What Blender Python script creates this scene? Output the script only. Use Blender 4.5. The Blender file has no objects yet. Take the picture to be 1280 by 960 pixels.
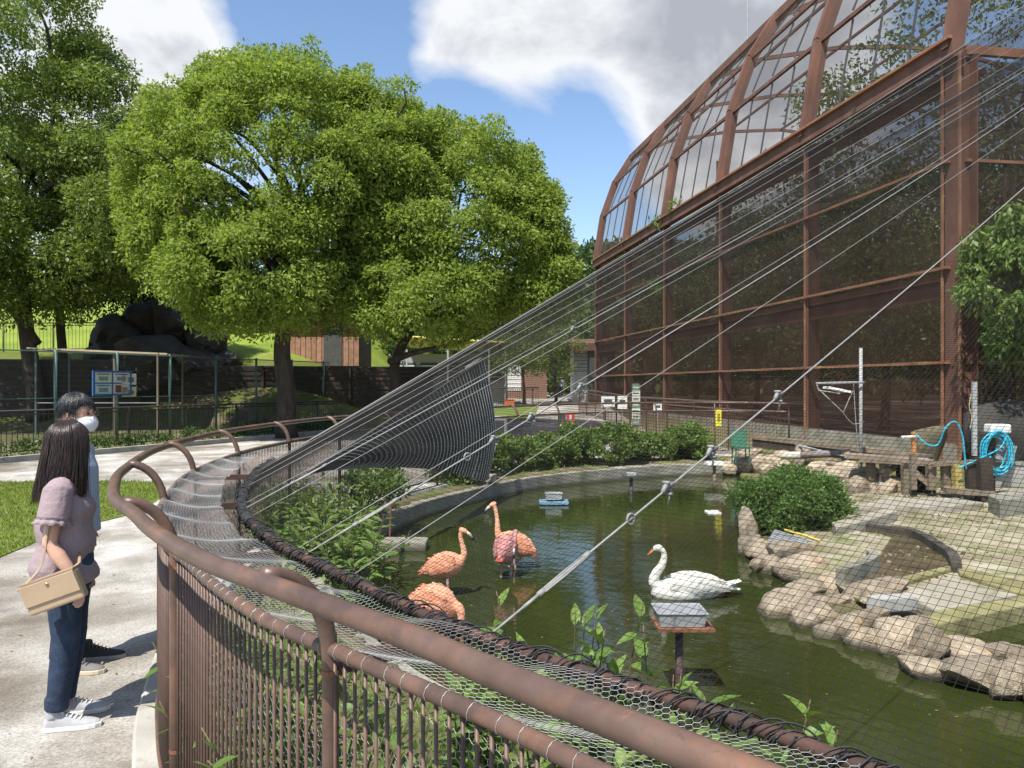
import bpy, bmesh, math, random
import numpy as np
from mathutils import Vector, Matrix, noise as mnoise

# ------------------------------------------------------------------ camera, sky, sun, exposure
H = 1.75          # eye height (m)
FPX = 960.0       # focal length in photo pixels (1280 wide)
scene = bpy.context.scene
col = scene.collection
cam_d = bpy.data.cameras.new("camera"); cam = bpy.data.objects.new("camera", cam_d); col.objects.link(cam)
cam.location = (0, 0, H); cam.rotation_euler = (math.radians(90), 0, 0)
cam_d.sensor_width = 36; cam_d.lens = 27.0; cam_d.clip_start = 0.05; cam_d.clip_end = 3000
scene.camera = cam

SUN_AZ = math.atan2(-0.47, -0.88)      # direction towards the sun (behind-left of the viewer)
SUN_EL = math.radians(58)
sd = Vector((-0.47, -0.88, 0)).normalized() * math.cos(SUN_EL); sd.z = math.sin(SUN_EL)
sun_d = bpy.data.lights.new("sun", 'SUN'); sun_d.energy = 4.6; sun_d.angle = math.radians(0.5); sun_d.color = (1, .955, .88)
sun = bpy.data.objects.new("sun", sun_d); col.objects.link(sun)
sun.rotation_euler = sd.to_track_quat('Z', 'Y').to_euler(); sun.location = (-20, -30, 40)

world = bpy.data.worlds.new("World"); scene.world = world; world.use_nodes = True
nt = world.node_tree; nt.nodes.clear()
def N(t, **kw):
    n = nt.nodes.new(t)
    for k, v in kw.items(): setattr(n, k, v)
    return n
L = lambda a, b: nt.links.new(a, b)
sky = N('ShaderNodeTexSky', sky_type='NISHITA'); sky.sun_disc = False
sky.sun_elevation = SUN_EL; sky.sun_rotation = math.atan2(sd.x, sd.y); sky.air_density = 1.0; sky.dust_density = .3; sky.ozone_density = 2.2
tc = N('ShaderNodeTexCoord'); sep = N('ShaderNodeSeparateXYZ'); L(tc.outputs['Generated'], sep.inputs[0])
zz = N('ShaderNodeMath', operation='MAXIMUM'); L(sep.outputs['Z'], zz.inputs[0]); zz.inputs[1].default_value = 0.0
za = N('ShaderNodeMath', operation='ADD'); L(zz.outputs[0], za.inputs[0]); za.inputs[1].default_value = 0.5
dx = N('ShaderNodeMath', operation='DIVIDE'); L(sep.outputs['X'], dx.inputs[0]); L(za.outputs[0], dx.inputs[1])
dy = N('ShaderNodeMath', operation='DIVIDE'); L(sep.outputs['Y'], dy.inputs[0]); L(za.outputs[0], dy.inputs[1])
cmb = N('ShaderNodeCombineXYZ'); L(dx.outputs[0], cmb.inputs[0]); L(dy.outputs[0], cmb.inputs[1])
mp = N('ShaderNodeMapping'); L(cmb.outputs[0], mp.inputs[0]); mp.inputs['Location'].default_value = (3.1, 1.7, 4.2)
n1 = N('ShaderNodeTexNoise'); L(mp.outputs[0], n1.inputs['Vector'])
n1.inputs['Scale'].default_value = 1.9; n1.inputs['Detail'].default_value = 9; n1.inputs['Roughness'].default_value = .56; n1.inputs['Distortion'].default_value = .35
n2 = N('ShaderNodeTexNoise'); L(mp.outputs[0], n2.inputs['Vector'])
n2.inputs['Scale'].default_value = 5.5; n2.inputs['Detail'].default_value = 7; n2.inputs['Roughness'].default_value = .55; n2.inputs['Distortion'].default_value = .3
# cloud banks stand where the photograph has them, the noise gives their outline
dens = n1.outputs['Fac']
nrm = N('ShaderNodeVectorMath', operation='NORMALIZE'); L(tc.outputs['Generated'], nrm.inputs[0])
for (px, py, rad, amt) in ((560, 50, 11, .10), (700, 20, 9, .06), (790, 70, 14, .10), (940, 40, 11, .08), (120, 30, 13, .12), (690, 215, 5, .10), (660, 185, 10, -.24), (400, 40, 8, -.14), (730, 330, 7, .04)):
    v = Vector(((px - 640) / FPX, 1, (480 - py) / FPX)).normalized()
    dt = N('ShaderNodeVectorMath', operation='DOT_PRODUCT'); L(nrm.outputs[0], dt.inputs[0]); dt.inputs[1].default_value = v
    mr = N('ShaderNodeMapRange', interpolation_type='SMOOTHSTEP'); L(dt.outputs['Value'], mr.inputs[0])
    mr.inputs[1].default_value = math.cos(math.radians(rad)); mr.inputs[2].default_value = math.cos(math.radians(rad * .25)); mr.inputs[3].default_value = 0; mr.inputs[4].default_value = amt
    ad = N('ShaderNodeMath', operation='ADD'); L(dens, ad.inputs[0]); L(mr.outputs[0], ad.inputs[1]); dens = ad.outputs[0]
mask = N('ShaderNodeValToRGB'); L(dens, mask.inputs[0])
mask.color_ramp.elements[0].position = .50; mask.color_ramp.elements[1].position = .62
sh1 = N('ShaderNodeMath', operation='MULTIPLY_ADD'); L(n2.outputs['Fac'], sh1.inputs[0]); sh0 = N('ShaderNodeMath', operation='SUBTRACT'); L(dens, sh0.inputs[0]); sh0.inputs[1].default_value = .36; sh1.inputs[1].default_value = .95; L(sh0.outputs[0], sh1.inputs[2])
shade = N('ShaderNodeValToRGB'); L(sh1.outputs[0], shade.inputs[0])
e = shade.color_ramp.elements; e.new(.5); e.new(.6)
for q_, (p_, c_) in zip(e, ((.60, (4.6, 4.68, 4.8, 1)), (.74, (4.5, 4.6, 4.75, 1)), (.88, (3.1, 3.22, 3.5, 1)), (1.0, (2.2, 2.32, 2.6, 1)))): q_.position = p_; q_.color = c_
mixs = N('ShaderNodeMixRGB'); L(mask.outputs[0], mixs.inputs[0]); L(sky.outputs[0], mixs.inputs[1]); L(shade.outputs[0], mixs.inputs[2])
bg = N('ShaderNodeBackground'); bg.inputs['Strength'].default_value = 0.12; L(mixs.outputs[0], bg.inputs[0])
wo = N('ShaderNodeOutputWorld'); L(bg.outputs[0], wo.inputs[0])
vs = scene.view_settings; vs.view_transform = 'Standard'; vs.look = 'None'; vs.gamma = 1; vs.use_curve_mapping = False; vs.exposure = 0.80
scene.render.engine = 'CYCLES'
try:
    scene.cycles.transparent_max_bounces = 16
except Exception: pass

# ------------------------------------------------------------------ helpers
rnd = random.Random(7)
NR = np.random.default_rng(11)
def P(x, y, d): return Vector(((x - 640) / FPX * d, d, H + (480 - y) / FPX * d))
def G(x, y, z=0.0):
    d = (H - z) * FPX / (y - 480); return P(x, y, d)
def root_loc(o):
    v = Vector((0, 0, 0))
    while o: v = v + o.location; o = o.parent
    return v
def tag(o, label=None, cat=None, group=None, kind=None):
    if label: o['label'] = label
    if cat: o['category'] = cat
    if group: o['group'] = group
    if kind: o['kind'] = kind
    return o
def thing(name, loc, label, cat, group=None, rz=0):
    o = bpy.data.objects.new(name, None); col.objects.link(o); o.location = loc; o.rotation_euler = (0, 0, rz)
    o.empty_display_size = .1
    return tag(o, label, cat, group)
def link(name, me, mat, parent=None, loc=None):
    o = bpy.data.objects.new(name, me); col.objects.link(o)
    if mat is not None and len(me.materials) == 0: me.materials.append(mat)
    if parent: o.parent = parent
    if loc is not None: o.location = loc
    return o
def np_mesh(name, V, faces_n, idx, smooth=False):
    """V (n,3) float array, every face has faces_n corners, idx flat int array"""
    me = bpy.data.meshes.new(name)
    V = np.asarray(V, dtype=np.float32); idx = np.asarray(idx, dtype=np.int32).ravel()
    nf = len(idx) // faces_n
    me.vertices.add(len(V)); me.vertices.foreach_set('co', V.ravel())
    me.loops.add(len(idx)); me.loops.foreach_set('vertex_index', idx)
    me.polygons.add(nf); me.polygons.foreach_set('loop_start', np.arange(nf, dtype=np.int32) * faces_n)
    try: me.polygons.foreach_set('loop_total', np.full(nf, faces_n, dtype=np.int32))
    except Exception: pass
    me.update(calc_edges=True)
    if smooth: me.polygons.foreach_set('use_smooth', np.ones(nf, dtype=bool))
    return me
def frame(t, up=Vector((0, 0, 1))):
    t = t.normalized()
    if abs(t.dot(up)) > .98: up = Vector((1, 0, 0))
    a = t.cross(up).normalized(); b = a.cross(t).normalized()
    return a, b
class MB:
    def __init__(s): s.v = []; s.f = []
    def add(s, vs, fs):
        n = len(s.v); s.v += [tuple(p) for p in vs]; s.f += [tuple(i + n for i in f) for f in fs]; return s
    def box(s, c, size, R=None):
        c = Vector(c); hx, hy, hz = [q / 2 for q in size]
        vs = []
        for x, y, z in ((-1,-1,-1),(1,-1,-1),(1,1,-1),(-1,1,-1),(-1,-1,1),(1,-1,1),(1,1,1),(-1,1,1)):
            p = Vector((x*hx, y*hy, z*hz))
            if R is not None: p = R @ p
            vs.append(c + p)
        return s.add(vs, [(0,3,2,1),(4,5,6,7),(0,1,5,4),(1,2,6,5),(2,3,7,6),(3,0,4,7)])
    def beam(s, p0, p1, w, h, up=Vector((0, 0, 1)), off=(0, 0)):
        p0 = Vector(p0); p1 = Vector(p1); a, b = frame(p1 - p0, Vector(up))
        o = a * off[0] + b * off[1]
        q = [a*sx*w/2 + b*sy*h/2 + o for sx, sy in ((-1,-1),(1,-1),(1,1),(-1,1))]
        return s.add([p0 + x for x in q] + [p1 + x for x in q], [(3,2,1,0),(4,5,6,7),(0,1,5,4),(1,2,6,5),(2,3,7,6),(3,0,4,7)])
    def tube(s, pts, r, n=8, caps=True, flat=None):
        pts = [Vector(p) for p in pts]; m = len(pts)
        rs = r if isinstance(r, (list, tuple)) else [r] * m
        vs = []; up = Vector((0, 0, 1)); pa = None
        for i, p in enumerate(pts):
            t = (pts[min(i+1, m-1)] - pts[max(i-1, 0)])
            if t.length < 1e-9: t = Vector((0, 0, 1))
            t.normalize()
            if pa is None: a, b = frame(t)
            else:
                a = (pa - t * pa.dot(t))
                a = a.normalized() if a.length > 1e-6 else frame(t)[0]
                b = t.cross(a) * -1
                b = a.cross(t)
            pa = a
            ra, rb = (rs[i] if isinstance(rs[i], (list, tuple)) else (rs[i], rs[i]))
            for k in range(n):
                q = 2 * math.pi * k / n
                vs.append(p + a * math.cos(q) * ra + b * math.sin(q) * rb)
        fs = []
        for i in range(m - 1):
            for k in range(n):
                k2 = (k + 1) % n
                fs.append((i*n + k, i*n + k2, (i+1)*n + k2, (i+1)*n + k))
        if caps: fs.append(tuple(range(n))[::-1]); fs.append(tuple((m-1)*n + k for k in range(n)))
        return s.add(vs, fs)
    def loft(s, rings, caps=True):
        """rings: list of lists of points, same count"""
        n = len(rings[0]); vs = [p for r in rings for p in r]; fs = []
        for i in range(len(rings) - 1):
            for k in range(n):
                k2 = (k + 1) % n
                fs.append((i*n + k, i*n + k2, (i+1)*n + k2, (i+1)*n + k))
        if caps: fs.append(tuple(range(n))[::-1]); fs.append(tuple((len(rings)-1)*n + k for k in range(n)))
        return s.add(vs, fs)
    def poly(s, pts): return s.add(pts, [tuple(range(len(pts)))])
    def prism(s, pts2, z0, z1):
        n = len(pts2)
        vs = [(x, y, z0) for x, y in pts2] + [(x, y, z1) for x, y in pts2]
        fs = [tuple(range(n))[::-1], tuple(range(n, 2*n))] + [(k, (k+1) % n, n + (k+1) % n, n + k) for k in range(n)]
        return s.add(vs, fs)
    def mesh(s, name, smooth=False, origin=None):
        me = bpy.data.meshes.new(name)
        o = origin or Vector((0, 0, 0))
        me.from_pydata([(x - o.x, y - o.y, z - o.z) for x, y, z in s.v], [], s.f); me.update()
        if smooth: me.polygons.foreach_set('use_smooth', [True] * len(me.polygons))
        return me
    def build(s, name, mat, parent=None, smooth=False, local=False):
        o = Vector((0, 0, 0)) if (local or not parent) else root_loc(parent)
        ob = link(name, s.mesh(name, smooth, o), mat, parent)
        if smooth == 'auto': pass
        return ob
def smooth_angle(ob, deg=40):
    me = ob.data
    me.polygons.foreach_set('use_smooth', [True] * len(me.polygons))
    try: me.set_sharp_from_angle(angle=math.radians(deg))
    except Exception: pass
    return ob
def bevel(ob, w=.01, seg=2, ang=35):
    m = ob.modifiers.new('bevel', 'BEVEL'); m.width = w; m.segments = seg; m.limit_method = 'ANGLE'; m.angle_limit = math.radians(ang)
    return ob
def catmull(pts, step=.05):
    pts = [Vector(p) for p in pts]; out = []
    ext = [pts[0] * 2 - pts[1]] + pts + [pts[-1] * 2 - pts[-2]]
    for i in range(1, len(ext) - 2):
        p0, p1, p2, p3 = ext[i-1], ext[i], ext[i+1], ext[i+2]
        n = max(2, int((p2 - p1).length / step))
        for k in range(n):
            t = k / n
            out.append(.5 * ((2*p1) + (p2 - p0)*t + (2*p0 - 5*p1 + 4*p2 - p3)*t*t + (3*p1 - p0 - 3*p2 + p3)*t**3))
    out.append(pts[-1]); return out
class Curve:
    """arc-length polyline in plan (z ignored for normals)"""
    def __init__(s, pts):
        s.p = [Vector(p) for p in pts]; s.s = [0]
        for a, b in zip(s.p, s.p[1:]): s.s.append(s.s[-1] + (b - a).length)
        s.len = s.s[-1]
    def at(s, t):
        t = min(max(t, 0), s.len); i = min(max(np.searchsorted(s.s, t) - 1, 0), len(s.p) - 2)
        k = (t - s.s[i]) / max(1e-9, s.s[i+1] - s.s[i]); return s.p[i].lerp(s.p[i+1], k)
    def tan(s, t): return (s.at(t + .06) - s.at(t - .06)).normalized()
    def inn(s, t): d = s.tan(t); return Vector((d.y, -d.x, 0)).normalized()
    def near(s, q):
        q = Vector((q[0], q[1], 0)); return min(((Vector((p.x, p.y, 0)) - q).length, t) for p, t in zip(s.p, s.s))[1]
    def offset(s, w, step=.06, a=0, b=None, z=None):
        b = s.len if b is None else b; n = max(2, int((b - a) / step)); out = []
        for i in range(n + 1):
            t = a + (b - a) * i / n; p = s.at(t) + s.inn(t) * w
            out.append(Vector((p.x, p.y, p.z if z is None else z)))
        return out
def prisms(A, B, r):
    """numpy: three-sided wires between point arrays A,B (n,3) -> V, idx(quads)"""
    A = np.asarray(A, float); B = np.asarray(B, float); t = B - A
    t /= np.maximum(np.linalg.norm(t, axis=1, keepdims=True), 1e-9)
    up = np.tile(np.array([[0, 0, 1.0]]), (len(A), 1)); bad = np.abs(t[:, 2]) > .95; up[bad] = (1, 0, 0)
    a = np.cross(t, up); a /= np.linalg.norm(a, axis=1, keepdims=True); b = np.cross(a, t)
    r = np.asarray(r, float).reshape(-1, 1) if np.ndim(r) else r
    V = np.zeros((len(A), 6, 3))
    for k in range(3):
        q = 2 * math.pi * k / 3; o = (a * math.cos(q) + b * math.sin(q)) * r
        V[:, k] = A + o; V[:, 3 + k] = B + o
    base = np.arange(len(A))[:, None] * 6
    F = np.concatenate([base + np.array([[0, 1, 4, 3]]), base + np.array([[1, 2, 5, 4]]), base + np.array([[2, 0, 3, 5]])], axis=1)
    return V.reshape(-1, 3), F.reshape(-1)
def wires(name, A, B, r, mat, parent=None, kind='stuff'):
    V, F = prisms(A, B, r); o = root_loc(parent) if parent else Vector((0, 0, 0))
    ob = link(name, np_mesh(name, V - np.array(o), 4, F), mat, parent)
    if kind: ob['kind'] = kind
    return ob
def unit(v): return v / np.maximum(np.linalg.norm(v, axis=1, keepdims=True), 1e-9)
def leaf_quads(C, D, ln, wd, rng, fold=0.0, nrm=None, jit=.55):
    """diamond leaves at C along D. returns V, idx"""
    n = len(C); D = unit(D)
    q = rng.normal(size=(n, 3))
    if nrm is not None: q = nrm + q * jit
    W = unit(np.cross(D, q))
    ln = ln * rng.uniform(.5, 1.45, (n, 1)); wd = wd * rng.uniform(.55, 1.4, (n, 1))
    Nn = np.cross(D, W)
    V = np.zeros((n, 4, 3))
    V[:, 0] = C; V[:, 1] = C + D * ln * .45 + W * wd * .5 + Nn * fold * wd; V[:, 2] = C + D * ln; V[:, 3] = C + D * ln * .45 - W * wd * .5 + Nn * fold * wd
    F = np.arange(n * 4)
    return V.reshape(-1, 3), F
# ------------------------------------------------------------------ materials
def new_mat(name):
    m = bpy.data.materials.new(name); m.use_nodes = True; t = m.node_tree; t.nodes.clear()
    out = t.nodes.new('ShaderNodeOutputMaterial'); b = t.nodes.new('ShaderNodeBsdfPrincipled'); t.links.new(b.outputs[0], out.inputs[0])
    return m, t, b, out
def ramp(t, fac, stops):
    r = t.nodes.new('ShaderNodeValToRGB'); t.links.new(fac, r.inputs[0]); el = r.color_ramp.elements
    while len(el) < len(stops): el.new(.5)
    for e_, (p, c) in zip(el, stops): e_.position = p; e_.color = (*c, 1) if len(c) == 3 else c
    return r.outputs[0]
def noise(t, scale, detail=5, rough=.55, dist=0, vec=None, stretch=None):
    tcn = t.nodes.new('ShaderNodeTexCoord') if vec is None else None
    v = vec or tcn.outputs['Object']
    if stretch:
        mpn = t.nodes.new('ShaderNodeMapping'); t.links.new(v, mpn.inputs[0]); mpn.inputs['Scale'].default_value = stretch; v = mpn.outputs[0]
    n = t.nodes.new('ShaderNodeTexNoise'); t.links.new(v, n.inputs['Vector'])
    n.inputs['Scale'].default_value = scale; n.inputs['Detail'].default_value = detail; n.inputs['Roughness'].default_value = rough; n.inputs['Distortion'].default_value = dist
    return n.outputs['Fac']
def mixc(t, fac, a, b, mode='MIX'):
    m = t.nodes.new('ShaderNodeMixRGB'); m.blend_type = mode
    for s, v in ((m.inputs[0], fac), (m.inputs[1], a), (m.inputs[2], b)):
        if hasattr(v, 'is_linked') or hasattr(v, 'links'): t.links.new(v, s)
        elif isinstance(v, (int, float)): s.default_value = v
        else: s.default_value = (*v, 1)
    return m.outputs[0]
def add_bump(t, b, h, strength, dist=.02):
    bm_ = t.nodes.new('ShaderNodeBump'); bm_.inputs['Strength'].default_value = strength; bm_.inputs['Distance'].default_value = dist
    t.links.new(h, bm_.inputs['Height']); t.links.new(bm_.outputs[0], b.inputs['Normal'])
def surf(name, stops, scale=6, rough=.7, bump=.3, bscale=None, bdist=.01, detail=6, patch=None, metallic=0, spec=.5, stretch=None, objrand=0):
    """noise-ramped colour; patch=(scale, lo, hi, colour) a second layer of stains"""
    m, t, b, o = new_mat(name)
    c = ramp(t, noise(t, scale, detail, stretch=stretch), stops)
    if patch:
        ps = patch if isinstance(patch, list) else [patch]
        for (sc, lo, hi, cc) in ps:
            f = ramp(t, noise(t, sc, 7, .62), [(lo, (0, 0, 0)), (hi, (1, 1, 1))])
            c = mixc(t, f, c, cc)
    if objrand:
        oi = t.nodes.new('ShaderNodeObjectInfo'); v = ramp(t, oi.outputs['Random'], [(0, (1 - objrand,) * 3), (1, (1 + objrand,) * 3)])
        c = mixc(t, 1.0, c, v, 'MULTIPLY')
    t.links.new(c, b.inputs['Base Color']); b.inputs['Roughness'].default_value = rough; b.inputs['Metallic'].default_value = metallic
    b.inputs['Specular IOR Level'].default_value = spec
    if bump: add_bump(t, b, noise(t, bscale or scale * 6, 5), bump, bdist)
    return m
def leafmat(name, c0, c1, c2, trans=.35, rough=.45, spec=.35):
    m, t, b, o = new_mat(name)
    g = t.nodes.new('ShaderNodeNewGeometry')
    c = ramp(t, g.outputs['Random Per Island'], [(0, c0), (.55, c1), (1, c2)])
    c = mixc(t, ramp(t, noise(t, .55, 3), [(.35, (0, 0, 0)), (.7, (.55, .55, .55))]), c, c2)
    t.links.new(c, b.inputs['Base Color']); b.inputs['Roughness'].default_value = rough; b.inputs['Specular IOR Level'].default_value = spec
    tr = t.nodes.new('ShaderNodeBsdfTranslucent')
    t.links.new(mixc(t, 1.0, c, (1.25, 1.3, .6), 'MULTIPLY'), tr.inputs[0])
    mx = t.nodes.new('ShaderNodeMixShader'); mx.inputs[0].default_value = trans
    t.links.new(b.outputs[0], mx.inputs[1]); t.links.new(tr.outputs[0], mx.inputs[2]); t.links.new(mx.outputs[0], o.inputs[0])
    return m
M = {}
M['rail'] = surf('painted_steel', [(.3, (.070, .042, .032)), (.5, (.095, .058, .044)), (.7, (.12, .077, .060))], 11, .42, .2, 70, .003,
                 patch=[(5, .48, .72, (.19, .095, .055)), (38, .62, .78, (.20, .098, .05)), (90, .60, .72, (.07, .045, .04))], spec=.5)
M['bar'] = surf('bar_paint', [(.3, (.075, .043, .032)), (.7, (.12, .07, .052))], 14, .5, .1, patch=(9, .58, .7, (.22, .09, .035)), objrand=.2)
M['rust'] = surf('rusty_iron', [(.3, (.13, .05, .026)), (.7, (.24, .105, .055))], 12, .8, .3)
M['corten'] = surf('aviary_steel', [(.3, (.095, .042, .028)), (.55, (.14, .064, .043)), (.75, (.20, .098, .066))], 1.6, .75, .15, 14, .01,
                   patch=(.9, .55, .8, (.07, .038, .028)), stretch=(1, 1, .45))
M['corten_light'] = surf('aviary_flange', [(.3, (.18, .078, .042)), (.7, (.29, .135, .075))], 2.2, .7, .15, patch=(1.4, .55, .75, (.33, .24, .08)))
M['concrete'] = surf('concrete', [(.25, (.25, .235, .205)), (.5, (.35, .335, .30)), (.75, (.45, .43, .39))], 2.2, .9, .35, 40, .006,
                     patch=[(5, .56, .72, (.22, .215, .17)), (1.2, .55, .8, (.47, .455, .42))])
M['curb'] = surf('pool_concrete', [(.3, (.16, .15, .12)), (.7, (.32, .30, .245))], 3, .9, .35, 30, .008, patch=[(2.3, .5, .72, (.11, .11, .065)), (9, .6, .75, (.36, .34, .29))])
def path_mat():
    m, t, b, o = new_mat('path_concrete')
    c = ramp(t, noise(t, 1.3, 8, .65, .3), [(.30, (.20, .175, .14)), (.46, (.31, .28, .24)), (.60, (.52, .50, .465))])
    f = ramp(t, noise(t, .5, 4, .5), [(.42, (0, 0, 0)), (.6, (1, 1, 1))])
    c = mixc(t, f, c, mixc(t, .5, c, (.56, .55, .52)))
    sp = ramp(t, noise(t, 55, 5, .8), [(.36, (.45, .44, .42)), (.58, (1.15, 1.15, 1.15))])
    c = mixc(t, .8, c, sp, 'MULTIPLY')
    st = ramp(t, noise(t, 7, 6, .7), [(.6, (0, 0, 0)), (.74, (.7, .7, .7))]); c = mixc(t, st, c, (.2, .18, .15))
    big = ramp(t, noise(t, .33, 6, .65, .6), [(.40, (.55, .52, .47)), (.56, (1, 1, 1))]); c = mixc(t, 1.0, c, big, 'MULTIPLY')
    t.links.new(c, b.inputs['Base Color']); b.inputs['Roughness'].default_value = .93; b.inputs['Specular IOR Level'].default_value = .25
    add_bump(t, b, noise(t, 70, 6, .8), .9, .008); return m
M['path'] = path_mat()
def soil_mat():
    m, t, b, o = new_mat('soil_and_moss')
    c = ramp(t, noise(t, 2.2, 8, .65), [(.3, (.06, .045, .028)), (.5, (.125, .10, .06)), (.68, (.20, .17, .105))])
    f = ramp(t, noise(t, 1.1, 6, .6), [(.46, (0, 0, 0)), (.6, (1, 1, 1))])
    c = mixc(t, f, c, ramp(t, noise(t, 25, 4), [(.3, (.06, .085, .018)), (.7, (.15, .18, .045))]))
    t.links.new(c, b.inputs['Base Color']); b.inputs['Roughness'].default_value = .95
    add_bump(t, b, noise(t, 22, 6, .7), .7, .03); return m
M['soil'] = soil_mat()
M['meadow'] = surf('grass_slope', [(.3, (.10, .15, .018)), (.7, (.20, .26, .035))], .6, .9, .5, 12, .05, patch=(.25, .5, .8, (.24, .28, .05)))
M['lawn'] = surf('lawn_turf', [(.3, (.09, .13, .016)), (.7, (.17, .22, .032))], 1.6, .9, .7, 70, .02, patch=(5, .5, .75, (.14, .2, .035)))
M['grassblade'] = leafmat('grass_blade', (.085, .125, .014), (.14, .19, .024), (.21, .25, .04), .3, .5)
def water_mat():
    m, t, b, o = new_mat('pond_water')
    c = ramp(t, noise(t, .5, 4), [(.35, (.020, .028, .006)), (.7, (.036, .044, .010))])
    spk = ramp(t, noise(t, 38, 2, .5), [(.735, (0, 0, 0)), (.76, (1, 1, 1))])
    c = mixc(t, spk, c, (.10, .10, .035))
    t.links.new(c, b.inputs['Base Color']); b.inputs['Roughness'].default_value = .03; b.inputs['IOR'].default_value = 1.33
    tcn = t.nodes.new('ShaderNodeTexCoord')
    a = noise(t, 2.6, 3, .5, .4, vec=tcn.outputs['Object'], stretch=(1, 1.9, 1)); d = noise(t, 11, 3, .5, .2, vec=tcn.outputs['Object'], stretch=(1, 1.6, 1))
    ad = t.nodes.new('ShaderNodeMath'); ad.operation = 'MULTIPLY_ADD'; t.links.new(d, ad.inputs[0]); ad.inputs[1].default_value = .22; t.links.new(a, ad.inputs[2])
    add_bump(t, b, ad.outputs[0], .075, .05); return m
M['water'] = water_mat()
M['rock'] = surf('tan_rock', [(.28, (.17, .135, .09)), (.48, (.34, .275, .195)), (.70, (.50, .425, .32))], 3.2, .88, .8, 16, .04,
                 patch=[(1.7, .54, .70, (.36, .19, .06)), (6, .60, .7, (.14, .125, .08)), (11, .6, .72, (.60, .55, .47))], objrand=.3)
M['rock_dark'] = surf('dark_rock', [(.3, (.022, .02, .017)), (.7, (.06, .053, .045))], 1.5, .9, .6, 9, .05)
M['bark'] = surf('bark', [(.3, (.03, .022, .016)), (.7, (.085, .065, .05))], 6, .95, .9, 18, .03, stretch=(1, 1, .3))
M['leaf_bright'] = leafmat('camphor_leaf', (.135, .195, .03), (.21, .285, .055), (.28, .35, .085), .48, .6, .2)
M['leaf_mid'] = leafmat('broad_leaf', (.085, .13, .025), (.14, .20, .042), (.20, .26, .06), .42)
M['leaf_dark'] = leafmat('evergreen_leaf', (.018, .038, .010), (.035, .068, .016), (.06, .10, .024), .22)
M['leaf_aviary'] = leafmat('aviary_leaf', (.05, .085, .02), (.09, .14, .035), (.15, .20, .06), .35)
M['leaf_laurel'] = leafmat('laurel_leaf', (.06, .12, .02), (.11, .195, .035), (.19, .27, .06), .28, .48, .35)
M['leaf_hedge'] = leafmat('hedge_leaf', (.06, .11, .02), (.11, .18, .035), (.18, .25, .06), .3, .45, .35)
M['leaf_shrub'] = leafmat('azalea_leaf', (.065, .13, .03), (.11, .195, .045), (.16, .25, .06), .32, .45)
M['stem'] = surf('green_stem', [(.3, (.08, .06, .03)), (.7, (.14, .12, .05))], 10, .8, .2)
M['net_black'] = surf('black_net_cord', [(.3, (.012, .012, .013)), (.7, (.03, .03, .032))], 30, .7, .0)
M['pipe_rust'] = surf('old_pipe', [(.3, (.028, .018, .014)), (.7, (.085, .038, .026))], 12, .8, .3)
M['net_grey'] = surf('net_thread', [(.3, (.014, .0135, .013)), (.7, (.034, .033, .031))], 3, .95, 0, spec=.05)
M['wire'] = surf('galvanised_wire', [(.3, (.30, .30, .29)), (.7, (.5, .5, .48))], 4, .45, 0, metallic=.4)
M['rope'] = surf('steel_rope', [(.3, (.17, .168, .16)), (.7, (.26, .256, .246))], 40, .6, .2)
M['white'] = surf('white_paint', [(.3, (.68, .67, .64)), (.7, (.8, .79, .76))], 4, .6, .05)
M['dgrey'] = surf('dark_grey', [(.3, (.04, .04, .042)), (.7, (.07, .07, .072))], 5, .6, .1)
M['grey'] = surf('grey_metal', [(.3, (.25, .26, .26)), (.7, (.38, .39, .39))], 5, .5, .05)
M['green_post'] = surf('green_post', [(.3, (.05, .10, .085)), (.7, (.09, .15, .13))], 5, .5, .05)
M['fence_black'] = surf('black_fence', [(.3, (.025, .02, .016)), (.7, (.05, .042, .034))], 8, .6, .05)
M['wood'] = surf('weathered_wood', [(.3, (.13, .10, .07)), (.7, (.27, .21, .15))], 4, .9, .4, 30, .01, stretch=(1, 1, .3))
M['wood_dark'] = surf('dark_wood', [(.3, (.03, .022, .016)), (.7, (.07, .05, .035))], 4, .9, .4, 30, .01)
M['wood_red'] = surf('red_brown_boards', [(.3, (.20, .105, .065)), (.7, (.33, .19, .12))], 4, .85, .3, objrand=.15)
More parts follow.
